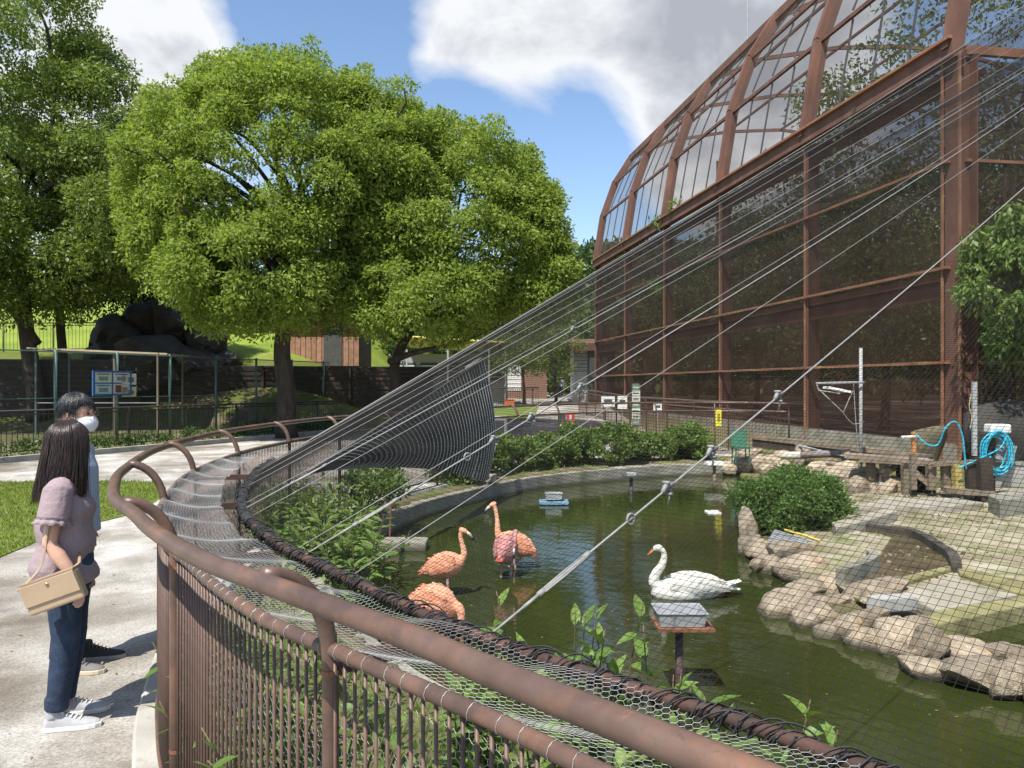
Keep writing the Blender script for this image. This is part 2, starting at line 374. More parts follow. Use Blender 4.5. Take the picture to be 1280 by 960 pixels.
def sheet_mesh(name, colr, cover, grid=0):
    """fine wire mesh too far off to see the wires: part of the light passes straight through"""
    m, t, b, o = new_mat(name)
    c = ramp(t, noise(t, .8, 5), [(.3, tuple(q * .7 for q in colr)), (.7, tuple(q * 1.25 for q in colr))])
    t.links.new(c, b.inputs['Base Color']); b.inputs['Roughness'].default_value = .9; b.inputs['Specular IOR Level'].default_value = .0
    tr = t.nodes.new('ShaderNodeBsdfTransparent'); mx = t.nodes.new('ShaderNodeMixShader'); mx.inputs[0].default_value = cover
    if grid:
        tcn = t.nodes.new('ShaderNodeTexCoord'); sp_ = t.nodes.new('ShaderNodeSeparateXYZ'); t.links.new(tcn.outputs['Object'], sp_.inputs[0])
        def mth(op, a_, b_=None, c_=None):
            n_ = t.nodes.new('ShaderNodeMath'); n_.operation = op
            for s_, v_ in zip(n_.inputs, (a_, b_, c_)):
                if v_ is None: continue
                if isinstance(v_, (int, float)): s_.default_value = v_
                else: t.links.new(v_, s_)
            return n_.outputs[0]
        u_ = mth('ADD', sp_.outputs['X'], sp_.outputs['Y']); tot_ = None
        for sg_ in (1, -1):
            w_ = mth('ABSOLUTE', mth('SINE', mth('MULTIPLY', mth('MULTIPLY_ADD', sp_.outputs['Z'], sg_, u_), math.pi / grid)))
            l_ = mth('LESS_THAN', w_, .38); tot_ = l_ if tot_ is None else mth('MAXIMUM', tot_, l_)
        pt_ = noise(t, .45, 4); fac_ = mth('MULTIPLY_ADD', tot_, .42, mth('MULTIPLY_ADD', pt_, .3, cover - .36)); t.links.new(fac_, mx.inputs[0])
    t.links.new(tr.outputs[0], mx.inputs[1]); t.links.new(b.outputs[0], mx.inputs[2]); t.links.new(mx.outputs[0], o.inputs[0])
    return m
M['mesh_low'] = sheet_mesh('aviary_wire_mesh', (.052, .029, .022), .54, .075)
M['mesh_up'] = sheet_mesh('aviary_roof_mesh', (.10, .08, .07), .26)
M['mesh_fence'] = sheet_mesh('chain_link', (.05, .05, .045), .35)
def plain(name, c, rough=.6, var=.15, scale=8, bump=.1, bscale=60, **k):
    return surf(name, [(.3, tuple(q * (1 - var) for q in c)), (.7, tuple(min(1, q * (1 + var)) for q in c))], scale, rough, bump, bscale, .003, **k)

def rock_waterline(m):
    """dark wet algae band where the stones meet the pond"""
    t = m.node_tree; b = next(n for n in t.nodes if n.type == 'BSDF_PRINCIPLED'); src = b.inputs['Base Color'].links[0].from_socket
    g = t.nodes.new('ShaderNodeNewGeometry'); sp_ = t.nodes.new('ShaderNodeSeparateXYZ'); t.links.new(g.outputs['Position'], sp_.inputs[0])
    mr = t.nodes.new('ShaderNodeMapRange'); t.links.new(sp_.outputs['Z'], mr.inputs[0]); mr.inputs[1].default_value = -.17; mr.inputs[2].default_value = -.225
    n_ = t.nodes.new('ShaderNodeMath'); n_.operation = 'MULTIPLY'; t.links.new(mr.outputs[0], n_.inputs[0]); n_.inputs[1].default_value = .85
    t.links.new(mixc(t, n_.outputs[0], src, (.055, .05, .028)), b.inputs['Base Color'])
rock_waterline(M['rock']); rock_waterline(M['curb'])
# ------------------------------------------------------------------ the railing's line in plan (handrail, z = 1.30)
ZR = 1.30; ZL = 1.105
hand_pts = [(2.3,-1.6),(1.55,-.62),(.95,.14),(.55,.58),(.24,.915),(-.0123,1.177),(-.18,1.363),(-.49,1.668),(-.80,1.973),(-1.11,2.37),(-1.32,2.68),(-1.55,3.0),
            (-1.79,3.46),(-2.04,4.04),(-2.45,5.3),(-2.68,6.7),(-2.72,7.9),(-2.52,9.7),(-2.08,11.1),(-1.35,13.0),(-.35,15.0),(1.0,16.8),(2.7,18.1),(4.6,18.6),(5.7,18.3)]
HAND = Curve(catmull([Vector((x, y, ZR)) for x, y in hand_pts], .05))
POSTL = Curve(HAND.offset(.18, .05, z=ZL))          # line of posts, bars and lower rail
KERB_OUT = HAND.offset(.07, .12, z=0)

# ------------------------------------------------------------------ ground with the pond basin
pond = [(-1.82,7.78),(-1.84,8.3),(-1.78,9.2),(-1.66,10.1),(-1.28,11.5),(-.68,12.7),(0,13.9),(.94,15.0),(2.33,16.0),(3.5,16.65),(4.9,16.9),
        (4.95,16.0),(5.5,14.8),(4.5,13.6),(3.65,11.4),(3.1,9.8),(2.9,8.6),(2.85,7.3),(2.5,6.8),(2.5,6.3),(2.75,5.9),(3.0,5.5),(3.3,5.25),(3.6,5.05),(4.4,4.8),(6,4.4),(7,3.2),(6,2.2),(4,2.2),(2.5,2.5),(1.2,3.1),(.3,3.7),(-.5,4.6),(-1.1,5.6),(-1.6,6.7)]
subpool = [(3.35,6.35),(4.6,6.6),(6,6.4),(6,5.2),(4.4,5.25),(3.75,5.45)]
def sdist(px, py, poly):
    """signed distance, negative inside; numpy arrays"""
    poly = np.array(poly, float); n = len(poly); d = np.full(px.shape, 1e9); ins = np.zeros(px.shape, bool)
    for i in range(n):
        a = poly[i]; b = poly[(i + 1) % n]; e_ = b - a; L2 = e_ @ e_
        t = np.clip(((px - a[0]) * e_[0] + (py - a[1]) * e_[1]) / L2, 0, 1)
        d = np.minimum(d, np.hypot(px - a[0] - t * e_[0], py - a[1] - t * e_[1]))
        c = ((a[1] > py) != (b[1] > py)) & (px < (b[0] - a[0]) * (py - a[1]) / (b[1] - a[1] + 1e-12) + a[0])
        ins ^= c
    return np.where(ins, -d, d)
def sstep(a, b, x):
    t = np.clip((x - a) / (b - a), 0, 1); return t * t * (3 - 2 * t)
encl = [(p.x, p.y) for p in HAND.offset(.22, .4)] + [(9.5,17.6),(9.5,3),(6,-2)]
def terrain(X, Y):
    Z = np.where(Y > 28, (Y - 28) * .022, 0.0)
    Z = np.minimum(Z, 1.6)
    # embankment and meadow on the left
    s = (-2 - X) + (Y - 30) * .15
    left = sstep(2.0, 9.0, -X - 2) 
    Z = Z + left * (sstep(27, 36, Y) * 3.1 + np.clip(Y - 37, 0, 60) * .19)
    Z = Z + sstep(90, 260, Y) * 6
    return Z
xs = np.unique(np.concatenate([np.linspace(-900, -60, 18), np.linspace(-60, -14, 40), np.linspace(-14, -4, 30), np.linspace(-4, 8, 121), np.linspace(8, 40, 50), np.linspace(40, 900, 20)]))
ys = np.unique(np.concatenate([np.linspace(-300, -8, 12), np.linspace(-8, 1, 20), np.linspace(1, 19, 181), np.linspace(19, 60, 60), np.linspace(60, 260, 40), np.linspace(260, 1500, 12)]))
GX, GY = np.meshgrid(xs, ys)
GZ = terrain(GX, GY) - .012
de = sdist(GX, GY, encl); dp = sdist(GX, GY, pond); ds = sdist(GX, GY, subpool)
inside = sstep(.05, -.12, de)
GZ = GZ + inside * .05
right = (GX > 2.0) & (GY > 4.0) & (GX < 9.5) & (GY < 16.9)
GZ = np.where(right & (dp > 0), np.minimum(GZ, -.19), GZ)
bumpy = np.array([[mnoise.noise(Vector((x * 1.3, y * 1.3, 0))) for x in xs] for y in ys])
GZ = GZ + inside * bumpy * .035
GZ = np.where(dp < .1, np.minimum(GZ, np.interp(dp, [-.25, .1], [-.85, -.15])), GZ)
GZ = np.where(ds < .1, np.minimum(GZ, np.interp(ds, [-.2, .1], [-.6, -.05])), GZ)
ny, nx = GX.shape
ii = np.arange(ny * nx).reshape(ny, nx)
F4 = np.stack([ii[:-1, :-1], ii[:-1, 1:], ii[1:, 1:], ii[1:, :-1]], axis=-1).reshape(-1)
def ground_mat():
    m, t, b, o = new_mat('ground_soil_and_grass')
    tcn = t.nodes.new('ShaderNodeTexCoord'); vec = tcn.outputs['Object']
    soil = ramp(t, noise(t, 2.2, 8, .65, vec=vec), [(.3, (.07, .053, .033)), (.5, (.14, .115, .07)), (.68, (.23, .195, .125))])
    f = ramp(t, noise(t, 1.3, 6, .6, vec=vec), [(.44, (0, 0, 0)), (.6, (1, 1, 1))])
    near = mixc(t, f, soil, ramp(t, noise(t, 25, 4, vec=vec), [(.3, (.06, .085, .018)), (.7, (.17, .19, .05))]))
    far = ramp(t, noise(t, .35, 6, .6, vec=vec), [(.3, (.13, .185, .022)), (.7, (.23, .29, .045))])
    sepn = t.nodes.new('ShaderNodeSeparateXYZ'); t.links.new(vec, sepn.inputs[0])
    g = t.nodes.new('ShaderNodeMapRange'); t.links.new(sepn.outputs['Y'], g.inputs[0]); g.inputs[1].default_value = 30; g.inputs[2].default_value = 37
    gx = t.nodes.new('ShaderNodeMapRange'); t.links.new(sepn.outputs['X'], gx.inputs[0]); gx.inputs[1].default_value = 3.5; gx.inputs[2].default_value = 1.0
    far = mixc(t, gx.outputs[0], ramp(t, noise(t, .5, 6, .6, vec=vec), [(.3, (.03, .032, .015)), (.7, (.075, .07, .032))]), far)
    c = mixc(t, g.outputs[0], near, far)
    t.links.new(c, b.inputs['Base Color']); b.inputs['Roughness'].default_value = .95; b.inputs['Specular IOR Level'].default_value = .2
    add_bump(t, b, noise(t, 20, 6, .7, vec=vec), .7, .03); return m
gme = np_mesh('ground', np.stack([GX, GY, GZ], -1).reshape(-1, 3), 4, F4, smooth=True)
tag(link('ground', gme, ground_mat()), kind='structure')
def ground_z(x, y): return float(terrain(np.array([x]), np.array([y]))[0])

tag(MB().poly([(-3.5, 1.5, -.25), (9, 1.5, -.25), (9, 17.2, -.25), (-3.5, 17.2, -.25)]).build('pond_water', M['water']), kind='structure')

# path in front of and around the railing
pp = [(p.x, p.y) for p in KERB_OUT] + [(6.1, 19.4), (5.0, 28), (-6, 28), (-7.3, 25.2), (-9.0, 21.5), (-11.2, 17.0), (-14.2, 11), (-16, 4), (-16, -6), (2.3, -6)]
tag(MB().poly([(x, y, 0) for x, y in pp]).build('path', M['path']), kind='structure')
fp = []
for y0 in np.linspace(28, 92, 17): fp.append((y0, ground_z(0, y0) + .006))
mb = MB()
vv = [];
for y0, z0 in fp:
    k = (y0 - 28) / 64
    vv += [(-6 + k * 8.5, y0, z0), (5.0 + k * 2.5, y0, z0)]
mb.add(vv, [(2*i, 2*i+1, 2*i+3, 2*i+2) for i in range(len(fp) - 1)]); tag(mb.build('far_path', M['path']), kind='structure')
mb = MB()
for a, b_, c_, d_ in ((-1.6, 1.9, 33, 41),):
    mb.poly([(-2.2, 33, ground_z(0, 33) + .02), (.9, 33.5, ground_z(0, 33.5) + .02), (1.6, 46, ground_z(0, 46) + .02), (-1.4, 46, ground_z(0, 46) + .02)])
tag(mb.build('grass_verge', M['lawn']), kind='structure')

# lawn patch beside the path
lawn_px = [(-60, 604), (60, 603), (130, 602), (185, 604), (203, 612), (196, 626), (160, 644), (110, 656), (60, 672), (0, 697), (-90, 730)]
lawn = [(G(x, y).x, G(x, y).y) for x, y in lawn_px]
lawn_c = [(p.x, p.y) for p in catmull([Vector((x, y, 0)) for x, y in lawn] + [Vector((*lawn[0], 0))], .3)[:-1]]
lw = MB().prism(lawn_c, -.01, .012).build('lawn', M['lawn']); tag(lw, kind='structure')
n = 60000
lx = np.array(lawn_c); bx = NR.uniform(lx[:, 0].min(), lx[:, 0].max(), n); by = NR.uniform(lx[:, 1].min(), lx[:, 1].max(), n)
k = sdist(bx, by, lawn_c) < -.0 + NR.uniform(-.02, .06, n); bx, by = bx[k], by[k]
C = np.stack([bx, by, np.full(len(bx), .008)], -1)
D = np.stack([NR.normal(0, .5, len(bx)), NR.normal(0, .5, len(bx)), np.ones(len(bx))], -1)
V, Fq = leaf_quads(C, D, .045, .009, NR)
tag(link('lawn_grass', np_mesh('lawn_grass', V, 4, Fq), M['grassblade']), 'short mown grass of the lawn beside the path', 'grass', kind='stuff')

# pool wall around the left and far side of the pond
cw = catmull([Vector((x, y, 0)) for x, y in pond[:11]], .12)
cw = catmull([Vector((x, y, 0)) for x, y in [(.3,3.7),(-.5,4.6),(-1.1,5.6),(-1.6,6.7)]], .12)[:-1] + cw
CW = Curve(cw); rings = []
for i in range(int(CW.len / .12) + 1):
    t = i * .12; p = CW.at(t); o = -CW.inn(t)
    wv = .008 * mnoise.noise(Vector((t * 2, 0, 3)))
    prof = [(0.0, -.7), (0.0, -.012), (.012, 0.0 + wv), (.27, .004 + wv), (.285, -.01), (.285, -.7)]
    rings.append([p + o * a + Vector((0, 0, z)) for a, z in prof])
pool = MB().loft(rings).build('pool_wall', M['curb']); smooth_angle(pool, 35)
tag(pool, 'curved concrete pool wall round the far side of the pond', 'wall')
# fallen leaves and grit on the path
n = 2600; bx = NR.uniform(-12, 2, n); by = NR.uniform(1, 22, n); kk = (sdist(bx, by, pp) < -.05) & (sdist(bx, by, lawn_c) > 0); bx, by = bx[kk], by[kk]
C = np.stack([bx, by, np.full(len(bx), .004)], -1); D = np.stack([NR.normal(0, 1, len(bx)), NR.normal(0, 1, len(bx)), NR.uniform(0, .2, len(bx))], -1)
V, Fq = leaf_quads(C, D, .032, .016, NR, nrm=np.tile([[0, 0, 1.0]], (len(C), 1)), jit=.15)
tag(link('fallen_leaves', np_mesh('fallen_leaves', V, 4, Fq), plain('dry_leaf', (.15, .10, .045), .8, .5)), 'dry fallen leaves scattered over the path', 'leaves', kind='stuff')
# ------------------------------------------------------------------ the curved railing round the enclosure
rail = thing('railing', (0, 1.2, 0), 'brown painted steel railing with thick handrail curving round the flamingo pond', 'railing')
t0 = HAND.near((2.3, -1.6)); 
MB().tube(HAND.offset(0, .09), .0238, 14).build('handrail', M['rail'], rail, smooth=True)
MB().tube(POSTL.offset(0, .09, z=ZL), .0185, 12).build('lower_rail', M['rail'], rail, smooth=True)
MB().tube(POSTL.offset(0, .12, z=.16), .014, 8).build('bottom_rail', M['rail'], rail, smooth=True)
# concrete kerb
rings = []
for i in range(int(HAND.len / .12)):
    t = i * .12; p = HAND.at(t); o = HAND.inn(t); p = Vector((p.x, p.y, 0))
    rings.append([p + o * a + Vector((0, 0, z)) for a, z in ((.07, -.2), (.07, .055), (.085, .068), (.29, .075), (.30, .06), (.30, -.2))])
kb = MB().loft(rings).build('kerb', M['concrete'], rail); smooth_angle(kb, 35)
# posts with their swan-neck brackets
st = POSTL.near((-.432, 1.88)); posts = []
t = st
while t > .2: posts.append(t); t -= 1.45
t = st + 1.36
while t < POSTL.len - .2: posts.append(t); t += 1.47
posts.sort()
for t in posts:
    p = POSTL.at(t); inn = POSTL.inn(t)
    base = Vector((p.x, p.y, .05)); top = Vector((p.x, p.y, ZL))
    pts = [base, Vector((p.x, p.y, .6)), Vector((p.x, p.y, ZL - .03))]
    for a in np.linspace(0, math.pi / 2, 9)[1:]:
        pts.append(Vector((p.x, p.y, ZL - .03)) - inn * (.18 * (1 - math.cos(a))) + Vector((0, 0, (ZR - ZL + .03 + .015) * math.sin(a))))
    po = MB().tube(pts, .021, 12).build('post', M['rail'], rail, smooth=True)
    for z in (ZL - .055, .35): MB().tube([Vector((p.x, p.y, z - .006)), Vector((p.x, p.y, z + .006))], .0235, 12).build('collar', M['rust'], po)
# bars: one mesh, shared
barm = MB().tube([(0, 0, .16), (0, 0, .6), (0, 0, ZL - .012)], .0048, 7).mesh('bar', True)
bt = []; t = .05
while t < POSTL.len - .05: bt.append(t); t += .042
vis0 = POSTL.near((.25, 1.2))
order = [t for t in bt if t >= vis0]
near_b = order[:300]; rest = [t for t in bt if t not in set(near_b)]
for t in near_b:
    p = POSTL.at(t); link('bar', barm, M['bar'], rail, (p.x, p.y - 1.2, rnd.uniform(-.004, .004)))
A = np.array([[POSTL.at(t).x, POSTL.at(t).y, .16] for t in rest]); B = A.copy(); B[:, 2] = ZL
wires('distant_bars', A, B, .0055, M['bar'], rail)
# wire ties round the lower rail
mb = MB(); t = vis0 - .3; A = []; B = []
while t < vis0 + 8:
    t += rnd.uniform(.055, .095); p = POSTL.at(t); tg = POSTL.tan(t); ud = Vector((0, 0, 1)); inn = POSTL.inn(t); sl = rnd.uniform(-.3, .3)
    for k in range(10):
        q0, q1 = [2 * math.pi * (k + e_) / 10 for e_ in (0, 1)]
        f = lambda q: p + inn * math.cos(q) * .0198 + ud * math.sin(q) * .0198 + tg * math.sin(q) * .012 * sl
        A.append(f(q0)); B.append(f(q1))
wires('wire_ties', A, B, .0011, M['wire'], rail)
# hexagonal wire netting: behind the bars and flat across the top
def hexwire(fn, ls, lt, c, jitter=.12):
    """fn(s,t)->point; regular hexagon cells c wide"""
    A = []; B = []; h = c * .9; rows = int(lt / (h * .75)) + 1; cols = int(ls / c) + 1
    def pt(i, j, k):   # vertex k (0 bottom,1 top of the vertical twisted edge) of cell i,j
        s = (i + .5 * (j % 2)) * c; t_ = j * h * .75 + (0 if k == 0 else h * .42)
        return s, t_
    for j in range(rows):
        for i in range(cols):
            a = pt(i, j, 0); b_ = pt(i, j, 1); A.append(a); B.append(b_)
            off = 0 if j % 2 == 0 else 1
            for di in (-1 + off, off):
                A.append(b_); B.append(pt(i + di, j + 1, 0))
    A = np.array(A); B = np.array(B)
    def wob(q): return q + np.stack([np.sin(q[:, 1] * 37 + q[:, 0] * 11), np.cos(q[:, 0] * 41 + q[:, 1] * 17)], -1) * c * jitter
    A = wob(A); B = wob(B)
    key = lambda q: np.array([fn(s, t_) for s, t_ in q])
    ok = (A[:, 1] < lt) & (B[:, 1] < lt) & (A[:, 0] >= 0) & (B[:, 0] >= 0) & (A[:, 0] < ls) & (B[:, 0] < ls)
    return key(A[ok]), key(B[ok])
h0 = POSTL.near((.75, .6))
def fv(s, t_):
    p = POSTL.at(h0 + s) + POSTL.inn(h0 + s) * (.012 + .006 * math.sin(s * 9 + t_ * 7)); return (p.x, p.y, .17 + t_)
A, B = hexwire(fv, 4.6, .92, .027)
wires('wire_netting', A, B, .0006, M['wire'], rail)
WTOP = .30
def fh(s, t_):
    p = POSTL.at(h0 + s) + POSTL.inn(h0 + s) * t_; k = t_ / WTOP
    return (p.x, p.y, ZL + .012 + .004 * math.sin(s * 5) - .018 * math.sin(math.pi * k) + .01 * math.sin(s * 13 + t_ * 20))
A, B = hexwire(fh, 7.2, WTOP, .0195)
wires('top_netting', A, B, .0006, M['wire'], rail)
def fv2(s, t_):
    p = POSTL.at(h0 + 4.6 + s) + POSTL.inn(h0 + 4.6 + s) * .012; return (p.x, p.y, .17 + t_)
A, B = hexwire(fv2, 5.2, .92, .06)
wires('wire_netting', A, B, .0008, M['wire'], rail)
# the inner pipe that carries the bird net, with brackets from each post
pipe_pts = [(2.0,-.75),(1.25,.35),(.85,.97),(.479,1.437),(.296,1.604),(.12,1.774),(-.098,1.99),(-.367,2.32),(-.685,2.752),(-.95,3.12),(-1.32,3.8),(-1.56,4.45),(-1.72,5.05),(-1.90,5.8),(-1.98,6.4)]
PIPE = Curve(catmull([Vector((x, y, ZL - .005)) for x, y in pipe_pts], .05))
for t in posts:
    p = POSTL.at(t); q = PIPE.at(PIPE.near(p)); a = Vector((p.x, p.y, ZL - .03)); b_ = Vector((q.x, q.y, ZL - .035))
    if (b_ - a).length > .6 or p.y > 6.6: continue
    MB().beam(a, b_, .034, .006).beam(a, b_, .005, .034, off=(.016, -.016)).build('bracket', M['pipe_rust'], rail)

# ------------------------------------------------------------------ bird net over the enclosure
net = thing('bird_net', (18.5, 18.95, 0), 'large grey bird net slung on steel ropes from the railing up to the tall mast', 'net')
MB().tube(PIPE.offset(0, .06), .0155, 10).build('edge_pipe', M['pipe_rust'], net, smooth=True)
# lacing cord and gathered black net wound round the pipe
A = []; B = []
for strand in range(11):
    ph = strand * 1.3; pitch = [.05, .11, .17, .085, .07, .23, .13, .06, .041, .19, .033][strand]; rr = [.022, .025, .03, .024, .028, .033, .027, .026, .023, .036, .022][strand]
    prev = None; t = 0
    while t < PIPE.len:
        p = PIPE.at(t); inn = PIPE.inn(t); a = t / pitch * 2 * math.pi + ph + 1.2 * math.sin(t * 7 + strand)
        r2 = rr * .8 * (1 + .35 * math.sin(t * 23 + strand * 2)) * (1 + .5 * max(0, (t - PIPE.near((-1.0, 3.2))) / 3.5))
        q = p + inn * math.cos(a) * r2 + Vector((0, 0, math.sin(a) * r2 - .004))
        if prev is not None: A.append(prev); B.append(q)
        prev = q; t += .012
wires('lacing_cord', A, B, .0024, M['net_black'], net)
# gathered roll of net on the far stretch
g0 = PIPE.near((-1.25, 3.6)); rp = []
for i in range(60):
    t = g0 + (PIPE.len - g0) * i / 59
    rp.append(PIPE.at(t) + Vector((.006 * math.sin(i * 1.7), .006 * math.cos(i * 2.3), .004 * math.sin(i))))
MB().tube(rp, [.018 + .006 * abs(math.sin(i * 1.9)) + .004 * math.sin(i * .7) for i in range(60)], 9).build('gathered_net', M['net_black'], net, smooth=True)
T0 = Vector((18.5, 18.95, 0))
def top_at(u):   # anchor along the mast for pipe parameter u in 0..1
    return Vector((18.5, 18.95, float(np.interp(u, [0, .45, .62, .8, 1], [11.5, 12.85, 13.4, 13.84, 15.2]))))
def net_pt(u, v):
    b_ = PIPE.at(u * PIPE.len); t_ = top_at(u); sag = .42 - .12 * u
    wob = .05 * math.sin(u * 40 + v * 9) * v * (1 - v)
    return b_.lerp(t_, v) + Vector((0, 0, -sag * 4 * v * (1 - v) + wob))
nu, nv = 430, 1100
us = np.linspace(0, 1, nu); vs_ = np.concatenate([np.linspace(0, 1, nv)])
ub = np.linspace(0, 1, 40); vb = np.linspace(0, 1, 34) ** 1.3
A = []; B = []
for u in us:
    pts = [net_pt(u, v) for v in vb]; A += pts[:-1]; B += pts[1:]
for v in vs_[1:-60]:
    pts = [net_pt(u, v) for u in ub]; A += pts[:-1]; B += pts[1:]
A = np.array([tuple(p) for p in A]); B = np.array([tuple(p) for p in B])
dm = (A[:, 1] + B[:, 1]) / 2; rr = np.interp(dm, [0, 3, 20], [.0005, .00075, .0015])
wires('netting', A, B, rr, M['net_grey'], net)
# steel ropes
def rope(u, r, k=1.0, name='steel_rope', lift=.012):
    pts = [net_pt(u, v) + Vector((0, 0, lift)) for v in np.linspace(0, 1, 48)]
    return MB().tube(pts, r, 6).build(name, M['rope'], net, smooth=True)
def u_of(x, y): return PIPE.near((x, y)) / PIPE.len
U1 = u_of(-.06, 1.93); U2 = u_of(-.78, 2.89); U3 = u_of(-1.36, 3.9)
rope(1.0, .0045); rope(U1, .0036); rope(U2, .0038); rope(U3, .004)
for u in (.98, .945, .905, .85, .80): rope(u, .0021)
for u in (U1 - .16, U1 - .32): rope(u, .0035)
for u in (.50, .56, .66, .71): rope(u, .0018)
# turnbuckles and shackles near the lower ends
def hardware(u, vs2):
    for v, kind in vs2:
        p = net_pt(u, v) + Vector((0, 0, .012)); q = net_pt(u, v + .006) + Vector((0, 0, .012)); d = (q - p).normalized()
        if kind == 'body':
            a, b_ = frame(d); mb = MB()
            for s in (-1, 1): mb.tube([p + a * s * .008 - d * .09, p + a * s * .010, p + a * s * .008 + d * .09], .0032, 6)
            mb.tube([p - d * .11, p - d * .085], .0085, 8); mb.tube([p + d * .085, p + d * .11], .0085, 8); mb.tube([p - d * .17, p - d * .1], .005, 6)
            mb.build('turnbuckle', M['rope'], net, smooth=True)
        elif kind == 'eye':
            a, b_ = frame(d); ring = [p + d * math.cos(q_) * .016 + b_ * math.sin(q_) * .016 for q_ in np.linspace(0, 2 * math.pi, 17)]
            MB().tube(ring, .004, 6).build('eye_bolt', M['rope'], net, smooth=True)
        else:
            a, b_ = frame(d); mb = MB()
            mb.tube([p - d * .03, p - d * .01 + b_ * .012, p + d * .03], .008, 7)
            for s in (-1, 1): mb.tube([p + b_ * s * .02 + a * .012, p + b_ * s * .02 - a * .012], .006, 6)
            mb.tube([p + d * .02, p - d * .02 - b_ * .05], .004, 5)
            mb.build('wire_clip', M['rope'], net, smooth=True)
hardware(U1, [(.011, 'body'), (.0225, 'eye'), (.030, 'clip'), (.040, 'clip'), (.058, 'clip')])
hardware(U2, [(.012, 'body'), (.03, 'eye'), (.036, 'clip'), (.045, 'clip'), (.058, 'clip')])
hardware(U3, [(.014, 'body'), (.09, 'clip')])
# the mast the ropes run to
MB().tube([(18.55, 19.0, 0), (18.55, 19.0, 15.6)], .14, 12).build('mast', M['corten'], net, smooth=True)

# ------------------------------------------------------------------ drape of net closing the far corner
drape = thing('net_curtain', (-.46, 13.2, .03), 'black and white striped fold of net hanging in a curtain by the far railing', 'net')
TA, TB, TC = Vector((-1.98, 7.45, .90)), Vector((-.49, 13.0, 2.16)), Vector((-.43, 13.3, .06))
def dr(a, b_):
    """a along the length 0..1, b from upper edge 0 to lower edge 1"""
    up = TA.lerp(TB, a); lo = TA.lerp(TC, a) + Vector((.1, 0, .14)) * math.sin(math.pi * min(1, a * 1.02)) * (1 - a * .25)
    if a > .82: lo = lo.lerp(Vector((TC.x - (1 - a) * .6, TC.y - (1 - a) * 4, .1)), (a - .82) / .18)
    p = up.lerp(lo, b_); p.x += .16 * math.sin(math.pi * b_) * a; p.z -= .10 * math.sin(math.pi * b_) * (.3 + a)
    return p
A = []; B = []; bb = np.linspace(0, 1, 22)
for a in np.linspace(.04, 1, 40):
    sl = .11
    pts = [dr(min(1, a + sl * math.sin(math.pi * b_ * .9) * (1 - a)), b_) for b_ in bb]; A += pts[:-1]; B += pts[1:]
wires('curtain_folds', np.array([tuple(p) for p in A]), np.array([tuple(p) for p in B]), np.tile(np.linspace(.010, .022, 40)[:, None], (1, len(bb) - 1)).ravel(), plain('curtain_light', (.55, .55, .53), .7), drape)
A = []; B = []; aa = np.linspace(0, 1, 40)
for b_ in np.linspace(0, 1, 60):
    pts = [dr(a, b_) for a in aa]; A += pts[:-1]; B += pts[1:]
for a in np.linspace(0, 1, 300):
    pts = [dr(a, b_) + Vector((.01, .015, -.004)) for b_ in bb]; A += pts[:-1]; B += pts[1:]
wires('curtain_netting', np.array([tuple(p) for p in A]), np.array([tuple(p) for p in B]), .0042, M['net_black'], drape)
MB().tube([TA, TA.lerp(TB, .5) + Vector((0, 0, -.01)), TB], .012, 6).build('curtain_rope', M['rope'], drape, smooth=True)
MB().tube([TA.lerp(TB, .86) + Vector((-.02, -.04, .02)), TA.lerp(TB, .99) + Vector((-.02, -.04, .02))], .035, 8).build('sleeve', plain('pale_sleeve', (.4, .4, .36)), drape, smooth=True)
# ------------------------------------------------------------------ the big walk-through aviary
C0 = Vector((10.14, 17.7, 0)); DA = Vector((-.149, .989, 0)); DB = Vector((.989, .149, 0)); BAY = 6.4; WB = 25.35
SEC = [(0, 9.44), (.5, 12.5), (1.3, 14.7), (2.4, 16.4), (5, 17.6), (9, 18.4), (12.67, 18.7)]
SEC = SEC + [(WB - o, z) for o, z in SEC[:-1]][::-1]
def AV(s, o, z): return C0 + DA * s + DB * o + Vector((0, 0, z))
av = thing('aviary', AV(0, 0, 0), 'huge rust brown steel aviary with arched mesh roof right of the pond', 'aviary')
ZB = [2.25, 4.45, 6.9]
def hcol(mb, p, z0, z1, w, d, ax, ay, fl=.03):
    """H section column"""
    c = Vector((p.x, p.y, 0)); R = Matrix((ax, ay, Vector((0, 0, 1)))).transposed()
    h = z1 - z0; zc = Vector((0, 0, (z0 + z1) / 2))
    mb.box(c + zc + ay * (d / 2), (w, fl, h), R); mb.box(c + zc - ay * (d / 2), (w, fl, h), R)
    mb.box(c + zc, (fl, d - fl - .004, h), R)
for i in range(6):
    s = i * BAY
    for o, sign in ((0, 1), (WB, -1)):
        mb = MB(); big = i == 0
        hcol(mb, AV(s, o + sign * (.24 if big else .2), 0), .0, 9.3, .5 if big else .26, .42 if big else .36, DA, DB)
        cl = mb.build('column', M['corten'], av)
        if o == 0:
            mb2 = MB(); w = .07
            for q in ((-.28, .28) if big else (0,)):
                mb2.box(AV(s + q, -.03, 4.65), (w, .03, 9.3), Matrix((DA, DB, Vector((0, 0, 1)))).transposed())
            mb2.build('cover_strip', M['corten_light'], cl)
    # rib of the vault
    mb = MB(); pr = [AV(s, o, z) for o, z in SEC]
    for k_, (a, b_) in enumerate(zip(pr, pr[1:])): mb.beam(a, b_, *((.22, .42) if k_ in (0, 1, 2) else (.12, .18)), up=DA.cross((b_ - a).normalized()))
    mb.build('rib', M['corten'], av)
LN = 5 * BAY
for k, (o, z) in enumerate(SEC):
    ww = .30 if z in (9.44, 16.4) and o < 5 else .1
    hh = .42 if z == 9.44 else (.34 if z == 16.4 and o < 5 else .12)
    MB().beam(AV(-.2, o, z), AV(LN + .2, o, z), ww, hh).build('purlin', M['corten'], av)
